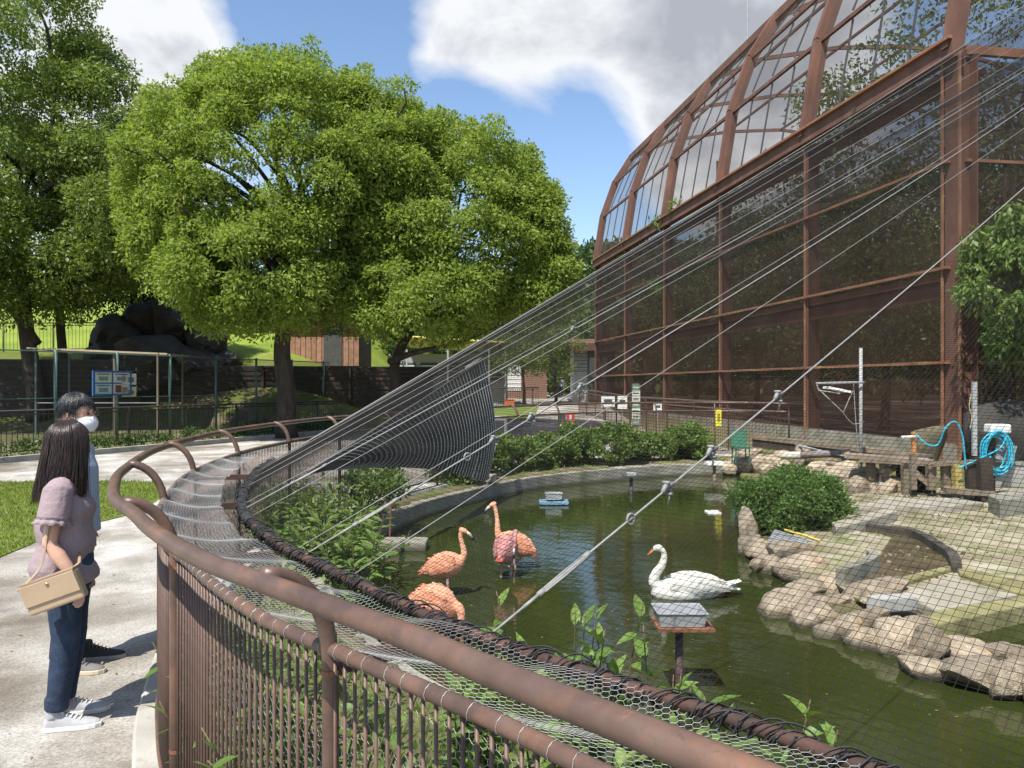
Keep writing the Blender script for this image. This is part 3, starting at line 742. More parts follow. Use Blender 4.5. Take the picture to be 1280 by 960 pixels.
MB().beam(AV(-.2, -.2, 9.66), AV(LN + .2, -.2, 9.66), .1, .07).build('eave_flange', M['corten_light'], av)
# eave walkway girder with brackets, and the deep girder behind the second rail
MB().beam(AV(0, .45, 9.0), AV(LN, .45, 9.0), .9, .08).build('eave_soffit', M['corten'], av)
for o in (.14, WB - .14):
    MB().beam(AV(0, o, 4.05), AV(LN, o, 4.05), .05, .62).build('girder', M['corten'], av)
MB().beam(AV(-.0, .14, 4.05), AV(-.0, WB, 4.05), .05, .62, off=(0, 0)).build('girder', M['corten'], av)
for z in ZB:
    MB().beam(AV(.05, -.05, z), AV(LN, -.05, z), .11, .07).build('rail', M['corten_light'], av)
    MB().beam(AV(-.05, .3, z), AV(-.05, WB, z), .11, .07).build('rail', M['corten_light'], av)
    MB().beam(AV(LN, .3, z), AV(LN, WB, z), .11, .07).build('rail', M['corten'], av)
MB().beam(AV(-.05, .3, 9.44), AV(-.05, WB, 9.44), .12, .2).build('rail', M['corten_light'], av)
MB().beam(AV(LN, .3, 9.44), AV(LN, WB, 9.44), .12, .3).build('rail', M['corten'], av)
for sB in (8.45, 16.9):
    for s in (0, LN):
        mb = MB(); hcol(mb, AV(s, sB, 0), 0, 16.5, .4, .36, DB, DA); mb.build('column', M['corten'], av)
# mesh panels, a bay and a storey at a time
def panel(a, b_, c_, d_, m): MB().poly([a, b_, c_, d_]).build('mesh_panel', m, av)
for i in range(5):
    s0, s1 = i * BAY + .13, (i + 1) * BAY - .13
    zs = [.25] + ZB + [9.2]
    for z0, z1 in zip(zs, zs[1:]):
        panel(AV(s0, .02, z0 + .04), AV(s1, .02, z0 + .04), AV(s1, .02, z1 - .04), AV(s0, .02, z1 - .04), M['mesh_low'])
    panel(AV(s0, WB - .02, .3), AV(s1, WB - .02, .3), AV(s1, WB - .02, 9.2), AV(s0, WB - .02, 9.2), M['mesh_low'])
    for (o0, z0), (o1, z1) in zip(SEC, SEC[1:]):
        panel(AV(s0, o0, z0), AV(s1, o0, z0), AV(s1, o1, z1), AV(s0, o1, z1), M['mesh_up'])
    for q in range(1, 4):
        s = s0 + (s1 - s0) * q / 4
        for (o0, z0), (o1, z1) in zip(SEC[:3], SEC[1:4]):
            MB().beam(AV(s, o0 + .05, z0 + .2), AV(s, o1 + .05, z1 - .08), .05, .05).build('mullion', M['dgrey'], av)
for s in (0.0, LN):
    for k, (o0, o1) in enumerate(((.3, 8.3), (8.6, 16.7), (17.1, WB - .3))):
        zs = [.25] + ZB + [9.3]
        for z0, z1 in zip(zs, zs[1:]): panel(AV(s, o0, z0 + .04), AV(s, o1, z0 + .04), AV(s, o1, z1 - .04), AV(s, o0, z1 - .04), M['mesh_low'])
    gp = [AV(s, o, z) for o, z in SEC]
    MB().poly(gp).build('gable_mesh', M['mesh_up'], av)
# extra slim posts on the near end wall
for o in (2.9, 5.7, 11.2, 14.0): MB().beam(AV(-.02, o, 0.2), AV(-.02, o, 9.4), .09, .09).build('post', M['corten'], av)
MB().beam(AV(.1, .12, .16), AV(LN, .12, .16), .3, .42).beam(AV(0, -.06, .16), AV(0, WB, .16), .3, .42).build('plinth', M['curb'], av)
# lamps under the eave
for s in (23.5, 25.5, 28.3, 30.1): MB().tube([AV(s, .55, 8.86), AV(s, .55, 8.92)], [.22, .26], 12).build('eave_lamp', M['white'], av)
# lightning rod
MB().tube([AV(16.65, 3.0, 16.3), AV(16.65, 3.0, 22)], .035, 6).build('lightning_rod', M['grey'], av)
mbf = MB(); ff = []
for s_ in np.linspace(.2, LN, 17):
    a_, b_ = AV(s_, .3, 0), AV(s_, WB, 0); ff += [(a_.x, a_.y, ground_z(a_.x, a_.y) + .06), (b_.x, b_.y, ground_z(b_.x, b_.y) + .06)]
tag(mbf.add(ff, [(2*i_, 2*i_+1, 2*i_+3, 2*i_+2) for i_ in range(16)]).build('aviary_floor', surf('aviary_earth', [(.3, (.075, .048, .034)), (.7, (.15, .10, .07))], 1.2, .95, .6, 9, .05)), kind='structure')
# ------------------------------------------------------------------ vegetation
def sphere_pts(n, rng): return unit(rng.normal(size=(n, 3)))
def clump_leaves(blobs, per, ln, wd, rng, droop=.35, shell=.5, dome=.5):
    """blobs: (n,4+) cx,cy,cz,r(,flat). leaves near the shell of each blob"""
    Cs = []; Ds = []; Ns = []
    for b_ in blobs:
        c = np.array(b_[:3]); r = b_[3]; fl = b_[4] if len(b_) > 4 else .8
        n = max(8, int(per * r * r)); d = sphere_pts(n, rng)
        if dome: up_ = rng.random(n) < dome; d[up_, 2] = np.abs(d[up_, 2])
        rad = r * (1 - shell * rng.random(n) ** 1.6)[:, None] * (1 + .16 * np.sin(d[:, :1] * 5 + c[0]) * np.cos(d[:, 1:2] * 6 + c[1]))
        p = d * rad * np.array([1, 1, fl]); Cs.append(c + p)
        Ns.append(d + np.array([0, 0, .35]))
        Ds.append(d * .45 + rng.normal(0, .55, (n, 3)) + np.array([0, 0, -droop]))
    return leaf_quads(np.concatenate(Cs), np.concatenate(Ds), ln, wd, rng, nrm=np.concatenate(Ns), jit=1.3)
def crown_blobs(hulls, n, rr, rng, inner=.25, zmin=None, face=None):
    """scatter small clumps over the outside of a union of ellipsoids"""
    out = []; w = np.array([h[3] * h[4] + h[4] * h[5] + h[3] * h[5] for h in hulls]); w = w / w.sum(); tries = 0
    while len(out) < n and tries < n * 30:
        tries += 1
        h = hulls[rng.choice(len(hulls), p=w)]; d = unit(rng.normal(size=(1, 3)))[0]
        if face and d @ np.array(face) < -.55: continue
        k = 1.04 - inner * rng.random() ** 2; sprig = rng.random() < .13; k = k + (.10 + .06 * rng.random()) * sprig; p = np.array(h[:3]) + d * np.array(h[3:6]) * k
        if zmin is not None and p[2] < zmin: continue
        deep = False
        for g in hulls:
            if g is h: continue
            if np.sum(((p - np.array(g[:3])) / np.array(g[3:6])) ** 2) < .55: deep = True; break
        if deep: continue
        out.append((p[0], p[1], p[2], rng.uniform(*rr) * (.55 if sprig else 1), rng.uniform(.65, .95)))
    return out
def limb(mb, a, b_, r0, r1, rng, n=6, bend=.12):
    a = Vector(a); b_ = Vector(b_); L_ = (b_ - a).length; pts = []; rs = []
    o = Vector(rng.normal(size=3)) * L_ * bend; o.z = abs(o.z) * .3 + L_ * .06
    for i in range(n + 1):
        t = i / n; p = a.lerp(b_, t) + o * math.sin(math.pi * t) + Vector(rng.normal(size=3)) * L_ * .014
        if i in (0, n): p = a.lerp(b_, t)
        pts.append(p); rs.append(r0 + (r1 - r0) * t)
    mb.tube(pts, rs, 7); return pts
def tree(name, label, base, trunk, blobs, per, leaf, lw_, mat, r0, seed, group=None, nl=14, droop=.35, cat='tree', bark='bark'):
    rng = np.random.default_rng(seed); base = Vector(base)
    root = thing(name, base, label, cat, group)
    tk = [Vector(p) for p in trunk]; mb = MB(); m = len(tk)
    fine = catmull(tk, .35); k = len(fine)
    rs = [r0 * (1.35 if i == 0 else (1 - .62 * i / max(1, k - 1))) for i in range(k)]
    mb.tube(fine, rs, 10); mb.build('trunk', M[bark], root, smooth=True)
    order = rng.permutation(len(blobs))[:nl]; mb = MB()
    for j in order:
        b_ = blobs[j]; t = rng.uniform(.5, 1.0); p = fine[int(t * (k - 1))]
        q = limb(mb, p, Vector(b_[:3]), r0 * .38 * (1.25 - t * .5), r0 * .07, rng)
        for _ in range(3):
            c = blobs[rng.integers(len(blobs))]
            if (Vector(c[:3]) - q[4]).length < 3.0: limb(mb, q[3], Vector(c[:3]), r0 * .13, r0 * .03, rng, 4)
    mb.build('limbs', M[bark], root, smooth=True)
    V, Fq = clump_leaves(blobs, per, leaf, lw_, rng, droop)
    link('crown', np_mesh('crown', V - np.array(base), 4, Fq), M[mat], root)
    return root
def hull(px, py, d, rx, ry, rd=None):
    p = P(px, py, d); k = d / FPX; return (p.x, p.y, p.z, rx * k, (rd if rd else rx * k), ry * k)
rgA = np.random.default_rng(3)
# great bright green tree
bM = Vector((-7.45, 25.2, 0))
hM = [hull(358, 245, 26, 165, 152), hull(255, 240, 25.5, 78, 112), hull(325, 345, 23.6, 95, 68, 2.4), hull(460, 240, 26, 102, 115), hull(228, 300, 24.5, 46, 60)]
bl = crown_blobs(hM, 620, (.32, .86), rgA, .22, 2.6, (0, -1, .5))
tree('broadleaf_tree', 'huge round crowned bright green tree standing behind the railing', bM,
     [bM, bM + Vector((.05, 0, 1.5)), bM + Vector((-.1, 0, 3)), bM + Vector((.2, .1, 5)), bM + Vector((.6, .2, 8))], bl, 1250, .138, .066, 'leaf_bright', .34, 21, nl=60)
b2 = Vector((-4.2, 27.5, 0))
h2 = [hull(560, 290, 27, 122, 128), hull(520, 378, 25, 84, 48, 2.4), hull(640, 300, 26.5, 60, 90), hull(672, 345, 26, 40, 52)]
bl = crown_blobs(h2, 440, (.32, .82), rgA, .22, 3.0, (0, -1, .5))
tree('broadleaf_tree', 'bright green tree with low dark branch, right half of the big round crown', b2,
     [b2, b2 + Vector((0, 0, 1.6)), b2 + Vector((.1, 0, 2.8)), b2 + Vector((1.2, -.3, 4.6)), b2 + Vector((2.2, -.2, 7))], bl, 1250, .138, .066, 'leaf_bright', .22, 22, nl=40)
# the long bare low branch reaching right
mb = MB(); q = [P(487, 452, 27.2), P(520, 440, 26.5), P(560, 432, 26), P(600, 418, 26), P(622, 408, 26)]
mb.tube(catmull(q, .3), [.13 - .09 * i / len(catmull(q, .3)) for i in range(len(catmull(q, .3)))], 7)
mb.tube([P(555, 433, 26), P(548, 415, 25.6), P(560, 395, 25.4)], [.06, .05, .03], 6)
mb.build('low_branch', M['bark'], bpy.data.objects['broadleaf_tree.001'], smooth=True)
# trees at the left edge
rgB = np.random.default_rng(5)
def left_tree(name, label, px, py, d, hulls, n, rr, mat, r0, seed, lean, per=680, leaf=.15, nl=16, zmin=3.2, lw_=.085):
    b_ = P(px, py, d); b_.z = ground_z(b_.x, b_.y)
    bl_ = crown_blobs(hulls, n, rr, rgB, .5, zmin)
    pts = [b_, b_ + Vector((lean * .25, 0, 1.6)), b_ + Vector((lean * .6, 0, 3.6)), b_ + Vector((lean, .2, 6.5)), b_ + Vector((lean * 1.1, .2, 10))]
    return tree(name, label, b_, pts, bl_, per, leaf, lw_, mat, r0, seed, nl=nl, droop=.5)
left_tree('leafy_tree', 'tall green tree with forked dark trunk at the left edge of the lawn', 48, 470, 29, [hull(-20, 120, 29, 125, 180), hull(35, 270, 28, 140, 110), hull(-60, 330, 27, 90, 80), hull(60, 60, 29.5, 60, 80)], 190, (.6, 1.25), 'leaf_mid', .34, 31, -.8)
mb = MB(); a0 = P(46, 430, 29); mb.tube([a0, P(22, 395, 29), P(-5, 360, 29), P(-30, 320, 29)], [.2, .18, .15, .1], 8)
mb.build('fork', M['bark'], bpy.data.objects['leafy_tree'], smooth=True)
left_tree('leafy_tree', 'green tree with slim dark trunk just right of the forked one', 82, 460, 30.5, [hull(95, 215, 30, 90, 120), hull(120, 120, 31, 42, 75), hull(75, 330, 29, 95, 60), hull(150, 270, 30, 50, 75), hull(175, 200, 31, 30, 55)], 170, (.5, 1.0), 'leaf_mid', .2, 32, -.4)
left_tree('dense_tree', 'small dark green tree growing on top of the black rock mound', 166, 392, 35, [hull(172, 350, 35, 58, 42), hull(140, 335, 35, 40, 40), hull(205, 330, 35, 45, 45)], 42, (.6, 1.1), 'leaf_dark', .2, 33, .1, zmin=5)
# low background trees between the trunks
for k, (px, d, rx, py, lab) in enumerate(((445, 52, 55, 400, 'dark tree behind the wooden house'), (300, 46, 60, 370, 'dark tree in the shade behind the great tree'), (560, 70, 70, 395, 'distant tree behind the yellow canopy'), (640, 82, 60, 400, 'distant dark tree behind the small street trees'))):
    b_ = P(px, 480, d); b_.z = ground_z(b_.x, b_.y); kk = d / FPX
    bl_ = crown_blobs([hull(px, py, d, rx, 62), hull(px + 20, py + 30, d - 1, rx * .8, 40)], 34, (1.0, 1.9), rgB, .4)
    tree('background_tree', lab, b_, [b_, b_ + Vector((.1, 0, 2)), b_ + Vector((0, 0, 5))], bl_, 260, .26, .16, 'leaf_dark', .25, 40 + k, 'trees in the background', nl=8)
# two small street trees on the far path
for k, (px, d, lab) in enumerate(((655, 47, 'small pale green street tree, left of the pair on the far path'), (695, 50, 'small pale green street tree, right of the pair on the far path'))):
    b_ = P(px, 480, d); b_.z = ground_z(b_.x, b_.y)
    bl_ = crown_blobs([hull(px - 4, 447, d, 36, 22), hull(px + 6, 428, d, 22, 20)], 26, (.5, .95), rgB, .5)
    tree('street_tree', lab, b_, [b_, b_ + Vector((.02, 0, .9)), b_ + Vector((-.05, 0, 1.8)), b_ + Vector((.1, 0, 3.0))], bl_, 420, .15, .09, 'leaf_mid', .11, 50 + k, 'street trees on the far path', nl=10)
# trees inside the aviary
for k, (s, o, hgt, sp) in enumerate(((3.5, 4.5, 14.0, 3.6), (9.5, 4.8, 13.6, 3.5), (16, 5.5, 12.6, 3.3), (23, 6.5, 11.0, 3.1), (29, 5.5, 9.8, 2.8), (6, 11, 14.2, 4.2), (14, 12.5, 13.4, 4.2), (24, 13, 12.6, 4.2), (2.5, 16, 13, 4.0), (12, 19, 13, 4.2), (22, 20, 13, 4.2))):
    b_ = AV(s, o, 0); hs = [(b_.x, b_.y, hgt * .66, sp, sp, hgt * .34), (b_.x + .8, b_.y - .6, hgt * .42, sp * .9, sp * .9, hgt * .28)]
    bl_ = crown_blobs(hs, 85, (.7, 1.35), rgB, .5, 1.6)
    lab = ['tall leafy tree inside the aviary behind the thick corner column', 'dense tree inside the aviary second bay', 'dense tree inside the aviary third bay', 'dense tree inside the aviary fourth bay', 'dense tree at the far end of the aviary', 'tallest tree in the middle of the aviary near end', 'broad tree in the middle of the aviary', 'broad tree in the middle of the aviary far half', 'tree inside the aviary behind the near end wall', 'tree by the far side wall of the aviary', 'tree by the far corner of the aviary'][k]
    tree('aviary_tree', lab, b_, [b_, b_ + Vector((.1, 0, 2)), b_ + Vector((-.1, 0, 4)), b_ + Vector((.1, .1, hgt * .7))], bl_, 215, .185, .09, 'leaf_aviary', .16, 60 + k, 'trees growing inside the aviary', nl=14)
# vines on the eave and wall
rv = np.random.default_rng(8)
for k, (s, z, r, lab) in enumerate(((19.6, 9.7, .55, 'leafy creeper sprouting over the aviary eave'), (19.8, 6.6, .7, 'leafy creeper hanging on the aviary wall below the eave'), (17.7, 9.9, .4, 'small tuft of creeper on the aviary eave'))):
    c = AV(s, -.12, z); bl_ = [(c.x + rv.normal(0, .15), c.y + rv.normal(0, .4) * r, c.z - abs(rv.normal(0, r * .7)) + .2, r * rv.uniform(.3, .5), 1.1) for _ in range(7)]
    V, Fq = clump_leaves(bl_, 420, .2, .08, rv, .5, .9)
    tag(link('creeper', np_mesh('creeper', V, 4, Fq), M['leaf_mid']), lab, 'plant', 'creepers on the aviary')
# tree in front of the near end wall, at the right edge
b_ = Vector((11.7, 16.9, 0)); bl_ = crown_blobs([hull(1262, 340, 16.3, 50, 68), hull(1290, 320, 16.3, 50, 60), hull(1300, 420, 16.5, 40, 40)], 40, (.3, .55), rgB, .5)
tree('laurel_tree', 'bright green leafy tree by the aviary end wall at the right edge', b_, [b_, b_ + Vector((.05, 0, 1.5)), b_ + Vector((-.1, 0, 2.6)), b_ + Vector((0, 0, 4))], bl_, 1500, .16, .065, 'leaf_laurel', .09, 80, nl=14, droop=.9)
# wooded hill behind everything
hx = np.linspace(-260, 330, 110); hy = np.linspace(105, 330, 40); HX, HY = np.meshgrid(hx, hy)
ridge = 26 + 7 * np.sin(HX * .021 + 1.2) + 4 * np.sin(HX * .05) + np.clip(HX, -50, 200) * .10
HZ = sstep(100, 235, HY) * ridge * (1 - .5 * sstep(235, 330, HY)) - 1 + np.array([[3.0 * mnoise.noise(Vector((x * .05, y * .05, 2))) for x in hx] for y in hy])
hill = link('wooded_hill', np_mesh('wooded_hill', np.stack([HX, HY, HZ], -1).reshape(-1, 3), 4, np.stack([np.arange(109 * 39)] * 1).ravel() if False else
    (lambda ii: np.stack([ii[:-1, :-1], ii[:-1, 1:], ii[1:, 1:], ii[1:, :-1]], -1).reshape(-1))(np.arange(HX.size).reshape(HX.shape)), True),
    surf('forest_floor', [(.3, (.012, .025, .008)), (.7, (.035, .06, .016))], .15, .95, .8, .6, .6))
tag(hill, kind='structure')
rw = np.random.default_rng(9); bl_ = []
for _ in range(560):
    y = rw.uniform(125, 236); x = rw.uniform(-.1, .62) * y + rw.uniform(-8, 8)
    zi = float(sstep(100, 235, np.array([y]))[0] * (26 + 7 * np.sin(x * .021 + 1.2) + 4 * np.sin(x * .05) + np.clip(x, -50, 200) * .10) - 1)
    bl_.append((x, y, zi + 2.0, rw.uniform(3.0, 5.4), .8))
V, Fq = clump_leaves(bl_, 8, 1.5, .9, rw, .2)
tag(link('hill_forest', np_mesh('hill_forest', V, 4, Fq), M['leaf_dark']), 'dark green forest covering the hill behind the aviary', 'forest', kind='stuff')
# belt of woodland behind the aviary
bl_ = [];
for _ in range(420):
    x = rw.uniform(2, 75); y = rw.uniform(62, 84); bl_.append((x, y, rw.uniform(1.5, 9.0 + min(6.5, max(0, (x - 9) * .7))), rw.uniform(1.6, 3.0), .8))
V, Fq = clump_leaves(bl_, 26, .75, .42, rw, .3)
tag(link('woodland', np_mesh('woodland', V, 4, Fq), M['leaf_mid']), 'belt of green woodland seen through and beside the aviary', 'forest', kind='stuff')
# ------------------------------------------------------------------ left background: strip of shrubs, fences, boards, shelter, mound
def fence_line(name, label, a, b_, ztop, zbot, step, mat, post_step, parts_max=70, r=.011, seed=0, group=None):
    a = Vector(a); b_ = Vector(b_); L_ = (b_ - a).length; d = (b_ - a).normalized()
    root = thing(name, a.lerp(b_, .5), label, 'fence', group)
    za, zb = Vector((0, 0, ztop)), Vector((0, 0, zbot))
    MB().tube([a + za, b_ + za], .026, 7).build('top_rail', M[mat], root, smooth=True)
    MB().tube([a + za * .9 + zb * .1, b_ + za * .9 + zb * .1], .016, 6).build('upper_rail', M[mat], root, smooth=True)
    MB().tube([a + zb, b_ + zb], .016, 6).build('bottom_rail', M[mat], root, smooth=True)
    n = int(L_ / post_step); pm = MB().tube([(0, 0, 0), (0, 0, ztop + .02)], .03, 7).mesh('fence_post', True); rl = root_loc(root)
    for i in range(n + 1): link('fence_post', pm, M[mat], root, a + d * (i * post_step) - rl)
    A = []; B = []; t = step
    while t < L_: A.append(a + d * t + zb); B.append(a + d * t + za); t += step
    wires('pickets', np.array([tuple(p) for p in A]), np.array([tuple(p) for p in B]), r, M[mat], root)
    return root
SA, SB = Vector((-13.0, 13.6, 0)), Vector((-5.6, 29.4, 0)); sdv = (SB - SA).normalized(); sn = Vector((-sdv.y, sdv.x, 0))
# kerb of the planted strip
mb = MB(); mb.beam(SA - sdv * 4, SB, .14, .24); k_ = mb.build('strip_kerb', M['concrete']); tag(k_, 'low concrete kerb along the shaded shrub strip', 'kerb')
fence_line('iron_fence', 'black iron picket fence in the shade behind the low shrub strip', SA + sn * 1.15, SB + sn * 1.15, 1.1, .12, .13, 'fence_black', 2.0)
rs_ = np.random.default_rng(14); bl_ = []
for t in np.arange(-3, (SB - SA).length, .28):
    p = SA + sdv * t + sn * rs_.uniform(.25, .95); bl_.append((p.x, p.y, rs_.uniform(.12, .3), rs_.uniform(.22, .34), .9))
V, Fq = clump_leaves(bl_, 2300, .075, .04, rs_, -.2, .6)
tag(link('ground_cover', np_mesh('ground_cover', V, 4, Fq), M['leaf_dark']), 'strip of low dark green shrubs under the iron fence', 'ground cover', kind='stuff')
# tall fence with green posts
FA = SA + sn * 3.3 + sdv * 1.5; FB = SB + sn * 3.3 + sdv * 2
tf = thing('mesh_fence', FA.lerp(FB, .5), 'tall wire mesh fence on green steel posts behind the iron fence', 'fence'); rl = root_loc(tf)
L_ = (FB - FA).length; pm = MB().tube([(0, 0, 0), (0, 0, 2.72)], .045, 8).mesh('green_post', True)
for i in range(int(L_ / 1.95) + 1): link('fence_post', pm, M['green_post'], tf, FA + sdv * 1.95 * i - rl)
MB().tube([FA + Vector((0, 0, 2.66)), FB + Vector((0, 0, 2.66))], .02, 6).build('top_rail', M['green_post'], tf)
MB().tube([FA + Vector((0, 0, 1.35)), FB + Vector((0, 0, 1.35))], .014, 6).build('middle_rail', M['green_post'], tf)
MB().poly([FA + Vector((0, 0, .1)), FB + Vector((0, 0, .1)), FB + Vector((0, 0, 2.65)), FA + Vector((0, 0, 2.65))]).build('wire_mesh', M['mesh_fence'], tf)
# notice boards on the tall fence
def at_fence(px, off=0.0):   # point on the fence line seen at photo column px
    lo, hi = 0.0, L_
    for _ in range(50):
        mid = (lo + hi) / 2; p = FA + sdv * mid
        if 640 + p.x / p.y * FPX < px: lo = mid
        else: hi = mid
    return FA + sdv * lo - sn * off
Rf = Matrix((sdv, sn, Vector((0, 0, 1)))).transposed()
p = at_fence(137, .1); zc = H + (480 - 479) / FPX * p.y
nb = thing('notice_board', (p.x, p.y, 0), 'blue framed notice board with four sheets on the tall mesh fence', 'notice board')
blue = plain('board_blue', (.03, .10, .26)); paper = [plain('paper_%d' % i, c, .8, .1, 20) for i, c in enumerate(((.45, .5, .42), (.5, .5, .46), (.36, .47, .48), (.45, .42, .38)))]
Wb = 1.25; Hb = .70
MB().box((p.x, p.y, zc), (Wb, .03, Hb), Rf).build('backing', blue, nb)
fr = MB()
for dx_, dz_, sx, sz in ((0, Hb / 2, Wb + .05, .05), (0, -Hb / 2, Wb + .05, .05), (-Wb / 2, 0, .05, Hb - .052), (Wb / 2, 0, .05, Hb - .052)): MB().box(Vector((p.x, p.y, zc)) + Rf @ Vector((dx_, -.02, dz_)), (sx, .05, sz), Rf).build('frame', blue, nb)
for i, (dx_, dz_) in enumerate(((-.3, .17), (.3, .17), (-.3, -.17), (.3, -.17))):
    sh = MB().box(Vector((p.x, p.y, zc)) + Rf @ Vector((dx_, -.024, dz_)), (.54, .012, .3), Rf).build('sheet', paper[i], nb)
    for (ax_, az_, sx, sz, c) in (((0, .1, .42, .03, (.08, .08, .07)), (.0, -.03, .3, .12, (.16, .2, .18))) if i != 3 else ((-.1, 0, .2, .22, (.16, .05, .03)), (.13, -.03, .16, .14, (.2, .18, .12)))):
        MB().box(Vector((p.x, p.y, zc)) + Rf @ Vector((dx_ + ax_, -.033, dz_ + az_)), (sx, .006, sz), Rf).build('print', plain('ink', c), sh)
p = at_fence(158, .12); zc = H + (480 - 482) / FPX * p.y
for (dz_, hh, lab, c) in ((.2, .34, 'small white notice beside the blue board, upper one', (.55, .55, .46)), (-.19, .3, 'small yellowed notice beside the blue board, lower one', (.5, .47, .28))):
    o = thing('notice', (p.x, p.y, zc + dz_), lab, 'sign', 'small notices on the mesh fence'); MB().box((p.x, p.y, zc + dz_), (.5, .02, hh), Rf).build('panel', plain('notice_paper', c), o)
    MB().box(Vector((p.x, p.y, zc + dz_)) + Rf @ Vector((.06, -.014, -.02)), (.2, .006, hh * .45), Rf).build('picture', plain('notice_ink', (.12, .15, .14)), o)
# open shelter behind the fence
sc = P(140, 480, 27.5); sc.z = 0
shl = thing('shelter', sc, 'open shelter with thin flat tan roof behind the mesh fence', 'shelter')
MB().box((sc.x, sc.y, 2.88), (4.6, 2.4, .06), Matrix.Rotation(.1, 3, 'Z') @ Matrix.Rotation(.04, 3, 'Y')).build('roof', plain('tan_roof', (.36, .29, .20)), shl)
for x, y in ((-2.1, -1), (2.1, -1), (-2.1, 1), (2.1, 1), (.6, -1)): MB().box((sc.x + x, sc.y + y, 1.42), (.06, .06, 2.84)).build('post', M['wood'] if x > 0 else M['green_post'], shl)
MB().box((sc.x, sc.y - 1, 1.1), (4.1, .03, .03)).build('crossbar', M['grey'], shl)
# dark slatted shed walls behind (animal house)
def slat_wall(name, label, a, b_, z0, z1, step, mat, group=None):
    a = Vector(a); b_ = Vector(b_); root = thing(name, a.lerp(b_, .5), label, 'wall', group); z = z0
    MB().beam(a + Vector((0, .12, (z0 + z1) / 2)), b_ + Vector((0, .12, (z0 + z1) / 2)), .06, z1 - z0).build('backing', M['dgrey'], root)
    while z < z1:
        MB().beam(a + Vector((0, rnd.uniform(-.01, .01), z + step * .4)), b_ + Vector((0, 0, z + step * .4)), .03, step * .62).build('slat', M[mat], root); z += step
    for t in np.linspace(0, 1, max(3, int((b_ - a).length / 2.5))): MB().box(a.lerp(b_, t) + Vector((0, -.06, (z0 + z1) / 2)), (.09, .09, z1 - z0)).build('stud', M['wood_dark'], root)
slat_wall('slatted_shed', 'dark slatted animal shed wall under the left trees', (-22, 28.6, 0), (-14.6, 30.2, 0), .1, 2.7, .2, 'wood_dark')
slat_wall('slatted_shed', 'dark slatted animal shed wall behind the great tree trunk', (-13.6, 30.6, 0), (-3.5, 33.6, 0), .1, 2.5, .2, 'wood_dark')
# wooden house with red-brown boards
hb = P(403, 480, 36); hb.z = ground_z(hb.x, hb.y)
hs = thing('wooden_house', hb, 'small house clad in upright red brown boards behind the great tree', 'house')
for i in range(14): MB().box((hb.x - 1.65 + i * .25, hb.y, hb.z + 1.35), (.225, .05, 2.7)).build('board', M['wood_red'], hs)
MB().box((hb.x, hb.y + 1.6, hb.z + 1.32), (3.45, 3.0, 2.6)).build('wall', M['wood_dark'], hs)
MB().box((hb.x + .5, hb.y - .04, hb.z + 1.0), (.85, .06, 2.0)).build('door', M['dgrey'], hs)
MB().box((hb.x, hb.y + 1.4, hb.z + 2.8), (4.2, 4.2, .16), Matrix.Rotation(.08, 3, 'X')).build('roof', M['dgrey'], hs)
# grey building with yellow canopy
gb = P(562, 480, 48); gb.z = ground_z(gb.x, gb.y)
b1 = thing('grey_building', gb, 'low grey building with bright yellow canopy behind the trees', 'building')
MB().box((gb.x, gb.y + 2, gb.z + 1.6), (7.2, 3, 3.2)).build('wall', plain('grey_render', (.28, .28, .27)), b1)
for i in range(5):
    w_ = MB().box((gb.x - 2.7 + i * 1.35, gb.y + .46, gb.z + 2.1), (1.05, .05, 1.1)).build('window', M['dgrey'], b1)
    for zz_ in (-.35, 0, .35): MB().box((gb.x - 2.7 + i * 1.35, gb.y + .42, gb.z + 2.1 + zz_), (1.0, .03, .05)).build('glazing_bar', M['white'], w_)
MB().box((gb.x + .6, gb.y - .4, gb.z + 3.75), (6.6, 2.4, .1), Matrix.Rotation(-.22, 3, 'X') @ Matrix.Rotation(.06, 3, 'Y')).build('canopy', plain('yellow_canopy', (.55, .47, .12)), b1)
for x in (-2.5, 0, 2.5, 3.5): MB().box((gb.x + x, gb.y - 1.3, gb.z + 1.7), (.1, .1, 3.4)).build('canopy_post', M['grey'], b1)
# building at the aviary's far corner
wb_ = P(733, 480, 52); wb_.z = ground_z(wb_.x, wb_.y)
b3 = thing('kiosk_building', wb_, 'small white building with red brown roof at the far aviary corner', 'building')
MB().box((wb_.x - .35, wb_.y + 2, wb_.z + 1.9), (.95, 3, 3.8)).build('wall', M['white'], b3)
for i in range(7): MB().box((wb_.x - .35, wb_.y + .47, wb_.z + 2.1 + i * .24), (.9, .06, .07)).build('louvre', M['grey'], b3)
MB().box((wb_.x + 1.0, wb_.y + .8, wb_.z + 1.75), (1.7, 3, 3.5)).build('dark_wall', plain('slate_wall', (.05, .055, .055)), b3)
MB().box((wb_.x + .1, wb_.y + 1.2, wb_.z + 3.95), (4.4, 4.4, .5), Matrix.Rotation(.12, 3, 'X')).build('roof', plain('roof_red', (.17, .08, .055)), b3)
